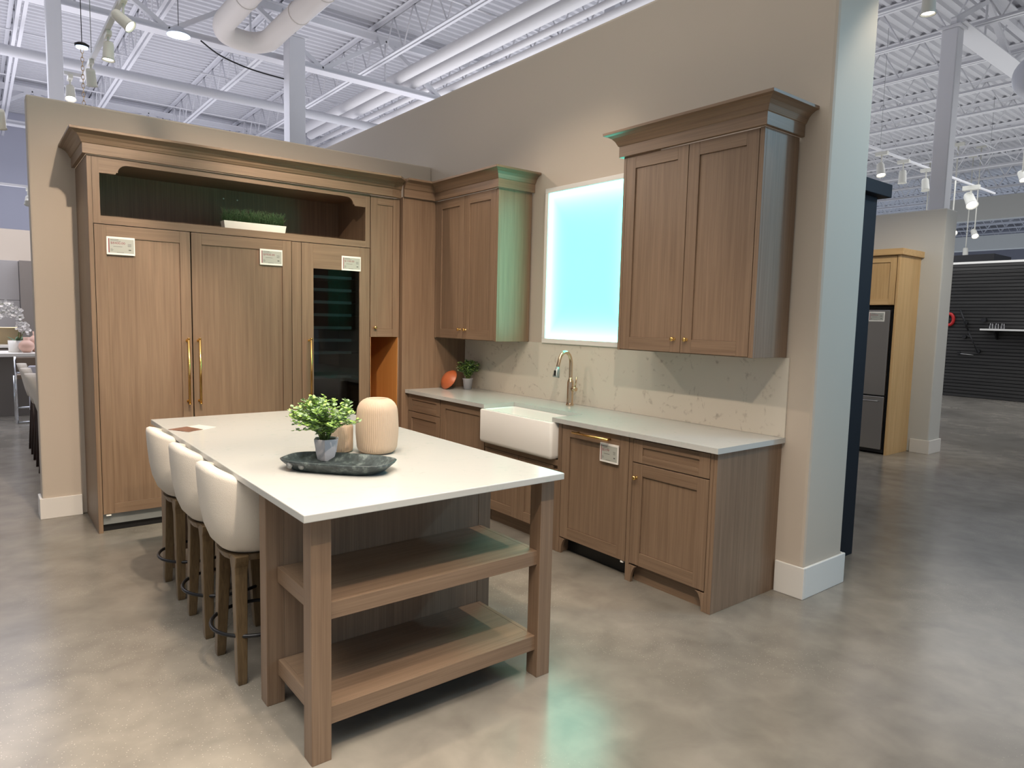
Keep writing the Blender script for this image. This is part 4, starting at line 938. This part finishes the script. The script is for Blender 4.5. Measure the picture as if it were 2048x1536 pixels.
# right side lamps
RL = [((2.18, -3.67, 4.04), (2.18, -3.67, 0), 1.25, 'white cylinder spotlight at the top right beside the steel column', LENS),
      ((7.51, -1.0, 4.0), (7.2, -1.3, 2.8), 1.5, 'lit spotlight just right of the beige wall end', LENS), ((8.29, -1.0, 4.0), (8.3, -1.1, 0), 1.5, 'white ring-lit spotlight second right of the wall end', HEAD),
      ((9.19, -1.0, 4.0), (9.0, -1.3, 2), 1.5, 'white spotlight left of the side bay column', HEAD), ((9.6, -1.0, 4.0), (9.3, -1.1, 2), 1.2, 'lit spotlight overlapping the side bay column', LENS),
      ((11.26, -1.0, 4.0), (10.6, -1.6, 3.0), 2.3, 'bright spotlight just right of the side bay column', LENS), ((9.47, -2.30, 4.0), (9.0, -2.8, 3.0), 1.3, 'bright spotlight cut by the right picture edge', LENS),
      ((15.4, 0.75, 4.0), (14.8, 0.2, 3.2), 2.2, 'bright spotlight above the slat wall, left one', LENS), ((16.0, 0.45, 3.95), (15.4, 0, 3.2), 1.8, 'bright spotlight above the slat wall, second from left', LENS),
      ((16.8, 1.9, 3.55), (16.2, 1.2, 2.6), 2.2, 'low bright spotlight above the slat wall', LENS), ((17.0, 0.95, 3.6), (17, 0.9, 2), 1.6, 'dim ring spotlight above the slat wall', HEAD)]
for p, tg, s_, lb, ln in RL: head(p, tg, lb, 'spotlights right of the wall', lens=ln, s=s_, track_z=4.28 if (5 < p[0] < 13 and p[1] > -1.5) else None)
track(7.0, -1.0, 12.5, -1.0, 4.28, 'white lighting track beyond the side bay wall')
b = MB(); b.box(14.52, 14.56, -11, 0.3, 3.131, 3.145, LENS)
# left background lamps
head((-3.47, 0.23, 2.9), (-3.4, 1.2, 1.0), 'bright spotlight at the left picture edge', 'spotlights at far left')
head((-3.07, 4.62, 2.9), (-3.2, 6.0, 1.5), 'small bright spotlight left of the back wall', 'spotlights at far left', s=0.9, track_z=3.06)
tag(MB().box(-9, -2.9, 4.60, 4.64, 3.06, 3.09, STEEL).build('lighting_track'), 'thin white lighting track at far left beyond the back wall', 'lighting track')
spot('track_beam', (-3.2, 5.6, 3.4), (-3.2, 8.2, 1.2), 60, WARM, 90, 0.6, 0.05)
spot('track_beam', (-4.3, 1.6, 3.6), (-3.2, 2.2, 0.3), 60, WARM, 80, 0.6, 0.05)
# chandelier top and chain
t = thing('chandelier', (-2.90, 0.62, 3.75), 'hanging chandelier canopy and brass chain behind the back wall', 'chandelier')
b = MB(); b.lathe([(0.0001, 0.0), (0.05, 0.0), (0.055, 0.015), (0.03, 0.03), (0.0001, 0.03)], (-2.90, 0.62, 3.66), IRON, 18); b.build('canopy', t)
b = MB(); b.lathe([(0.0001, 0.0), (0.045, 0.0), (0.042, -0.012), (0.0001, -0.014)], (-2.90, 0.62, 3.66), LENSC, 18); b.build('lamp', t, label='bluish lit underside')
MB().cyl((-2.90, 0.62, 3.69), (-2.90, 0.62, 6.09), 0.003, IRON, 5).build('cable', t)
b = MB()
for k in range(26):
    z = 3.63-k*0.034; a = PI/2*(k % 2); ex_ = Vector((math.cos(a), math.sin(a), 0))
    b.tube([tuple(Vector((-2.90, 0.62, z)) + ex_*0.010*math.cos(2*PI*j/10) + Vector((0, 0, 0.022*math.sin(2*PI*j/10)))) for j in range(10)], 0.0028, CHAMP, 4, closed=True)
b.build('chain', t, label='brass chain links')
b = MB(); b.cyl((-2.90, 0.62, 2.2), (-2.90, 0.62, 2.75), 0.09, TAGW, 20); b.build('shade', t)
# disc pendants
b = MB(); b.lathe([(0.0001, 0.10), (0.03, 0.10), (0.10, 0.05), (0.135, 0.0), (0.0001, 0.0)], (-1.60, 3.2, 4.86), GLOBE, 24)
t = thing('pendant_lamp', (-1.60, 3.2, 4.86), 'small round pendant lamp with blue-white glow above the back wall', 'pendant lamp'); b.build('shade', t)
MB().cyl((-1.60, 3.2, 4.855), (-1.60, 3.2, 4.859), 0.13, LENSC, 24).build('diffuser', t, label='bluish glowing disc'); MB().cyl((-1.60, 3.2, 4.96), (-1.60, 3.2, 6.09), 0.004, BLACK, 5).build('cord', t)
t = thing('pendant_lamp', (6.15, -3.20, 4.55), 'large pale round pendant cut by the right picture edge', 'pendant lamp')
b = MB(); b.lathe([(0.26*math.sin(PI*k/16)+0.0001, 0.26*math.cos(PI*k/16)) for k in range(17)], (6.28, -3.28, 4.55), GLOBE, 32, cap=False); b.build('globe', t)
MB().cyl((6.28, -3.28, 4.80), (6.28, -3.28, 6.09), 0.006, STEEL, 6).build('cord', t)

# ================================================================== LEFT BACKGROUND KITCHEN
b = MB(); b.box(-12, 0, 8.62, 8.8, 0, 2.90, PAINT); struct(b.build('wall_next_bay'))
t = thing('grey_kitchen_cabinets', (-3.6, 8.4, 0), 'grey flat-front kitchen cabinetry against the next bay wall, far left', 'cabinet')
for k in range(4):
    MB().box(-3.04-0.60*k-0.597, -3.04-0.60*k, 8.20, 8.61, 1.69, 2.345, GREYCAB).build('upper_door', t, bevel=0.002); MB().box(-3.04-0.60*k-0.597, -3.04-0.60*k, 8.20, 8.61, 1.235, 1.684, GREYCAB).build('lower_door', t, bevel=0.002)
MB().box(-5.5, -3.04, 8.60, 8.615, 0.94, 1.235, CREAM).build('backsplash', t, label='cream backsplash lit warm')
MB().box(-5.4, -3.06, 8.30, 8.33, 1.226, 1.234, WARMLED).build('light_strip', t, label='warm glowing strip')
MB().box(-5.5, -3.04, 8.02, 8.60, 0.0, 0.90, GREYCAB2).build('base', t); MB().box(-5.5, -3.04, 8.0, 8.61, 0.901, 0.94, TAGW).build('worktop', t)
tag(MB().box(-3.035, -1.6, 8.0, 8.61, 0, 2.345, GREYCAB2).build('tall_cabinet', bevel=0.003), 'tall taupe cabinet at far left beside the grey cabinetry', 'cabinet')
t = thing('kitchen_island', (-3.2, 6.3, 0), 'far kitchen island with pale top carrying the orchid and pink vases', 'kitchen island')
MB().box(-4.8, -1.8, 5.9, 6.75, 0.87, 0.915, TAGW).build('top', t); MB().box(-4.6, -2.0, 6.1, 6.7, 0, 0.869, GREYCAB2).build('base', t)
t = thing('orchid', (-3.24, 6.3, 0.915), 'white orchid in a white pot on the far island', 'plant')
MB().lathe([(0.0001, 0), (0.085, 0), (0.09, 0.17), (0.08, 0.17), (0.0001, 0.16)], (-3.20, 6.3, 0.917), TAGW, 20).build('pot', t)
b = MB(); rnd = random.Random(4)
for k in range(9):
    a = rnd.uniform(0, 2*PI); leaf(b, Vector((-3.18, 6.3, 1.07)), Vector((math.cos(a), math.sin(a), 0.5)), Vector((0, 0, 1)), 0.16, 0.05, LEAFD)
b.build('leaves', t, fix=False)
b = MB(); fl = MB()
for (ex_, h) in ((-0.28, 0.56), (-0.20, 0.46), (0.13, 0.26)):
    pth = smooth_path([(-3.18, 6.3, 1.05), (-3.13+0.05*(ex_ > 0), 6.28, 1.05+h*0.75), (-3.18+ex_*0.35, 6.27, 1.05+h), (-3.18+ex_, 6.25, 1.05+h*0.93)], 8)
    b.tube(pth, 0.004, STEM, 5)
    for p in pth[9:]:
        for q in range(5):
            a = 2*PI*q/5; c0 = p+Vector((rnd.uniform(-.035, .035), rnd.uniform(-.03, .03), rnd.uniform(-.07, .04)))
            leaf(fl, c0, Vector((math.cos(a), -0.4, math.sin(a))), Vector((0, -1, 0)), 0.045, 0.04, PETAL)
b.build('stems', t, fix=False); fl.build('flowers', t, fix=False, label='white orchid blossoms')
def jug(x, y_, s, label):
    b = MB(); b.lathe([(0.0001, 0), (0.06*s, 0), (0.075*s, 0.02*s), (0.125*s, 0.08*s), (0.135*s, 0.13*s), (0.115*s, 0.19*s), (0.06*s, 0.235*s), (0.05*s, 0.245*s), (0.055*s, 0.30*s), (0.045*s, 0.30*s), (0.04*s, 0.25*s), (0.0001, 0.24*s)], (x, y_, 0.917), PINK, 28)
    tag(b.build('pink_vase'), label, 'vase', 'pink vases on the far island')
jug(-3.075, 6.15, 0.74, 'smaller round pink vase in front, on the far island'); jug(-2.93, 6.40, 1.0, 'larger round pink vase partly hidden by the wall')
t = thing('chrome_chair', (-3.1, 5.3, 0), 'chrome framed counter chair with brown seat back by the far island', 'chair')
MB().box(-3.24, -2.80, 5.22, 5.27, 0.72, 0.90, BROWNF).build('backrest', t, bevel=0.01); MB().box(-3.24, -2.80, 5.28, 5.70, 0.60, 0.66, BROWNF).build('seat', t, bevel=0.01)
for xx in (-3.255, -2.785):
    b = MB(); b.tube([(xx, 5.245, 0.0), (xx, 5.245, 0.91)], 0.014, CHROME, 8); b.tube([(xx, 5.72, 0.0), (xx, 5.72, 0.62)], 0.014, CHROME, 8); b.build('leg', t)
for zz in (0.69, 0.22, 0.02): MB().tube([(-3.24, 5.245, zz), (-2.80, 5.245, zz)], 0.012, CHROME, 8).build('crossbar', t)
def back_stool(x, y_, label):
    t = thing('bar_stool', (x, y_, 0), label, 'stool', 'stools beyond the left wall end')
    b = MB(); rings = []
    for z, w_, xo in ((0.62, 0.19, 0.03), (0.70, 0.21, 0.01), (0.85, 0.20, -0.02), (0.93, 0.15, -0.045), (0.965, 0.08, -0.055)):
        rings.append([(x-0.17+xo+0.045*math.cos(a), y_+w_*math.sin(a), z) for a in [2*PI*k/20 for k in range(20)]])
    b.loft(rings, FABRIC, True, True); b.build('backrest', t)
    b = MB(); rings = [[(x+0.02+r*math.cos(2*PI*k/20), y_+r*math.sin(2*PI*k/20), z) for k in range(20)] for z, r in ((0.60, 0.17), (0.63, 0.20), (0.67, 0.20), (0.69, 0.17))]
    b.loft(rings, FABRIC, True, True); b.build('seat', t)
    for sx in (-1, 1):
        for sy in (-1, 1):
            MB().tube([(x+sx*0.13, y_+sy*0.13, 0.61), (x+sx*0.17, y_+sy*0.19, 0.0)], [0.024, 0.017], DKW, 4).build('leg', t)
    return t
bs = back_stool(-3.06, 1.55, 'cream-backed stool with dark legs, nearest beyond the left wall end')
dup(bs, (0.0, 0.72, 0), 'cream-backed stool with dark legs, second beyond the left wall end'); dup(bs, (0.0, 1.44, 0), 'cream-backed stool with dark legs, third beyond the left wall end')
t = thing('slipcovered_chair', (-2.95, 4.2, 0), 'pale blue-grey slipcovered chair beyond the left wall end', 'chair')
MB().box(-3.17, -2.75, 4.10, 4.18, 0.30, 0.86, GREYCH).build('backrest', t, bevel=0.02); MB().box(-3.15, -2.77, 4.19, 4.60, 0.40, 0.50, GREYCH).build('seat', t, bevel=0.02)
for xx in (-3.12, -2.80):
    for yy in (4.14, 4.56): MB().box(xx-0.018, xx+0.018, yy-0.018, yy+0.018, 0, 0.40 if yy > 4.3 else 0.30, DKW).build('leg', t)

for o in list(bpy.data.objects):
    if '_o' in o: del o['_o']
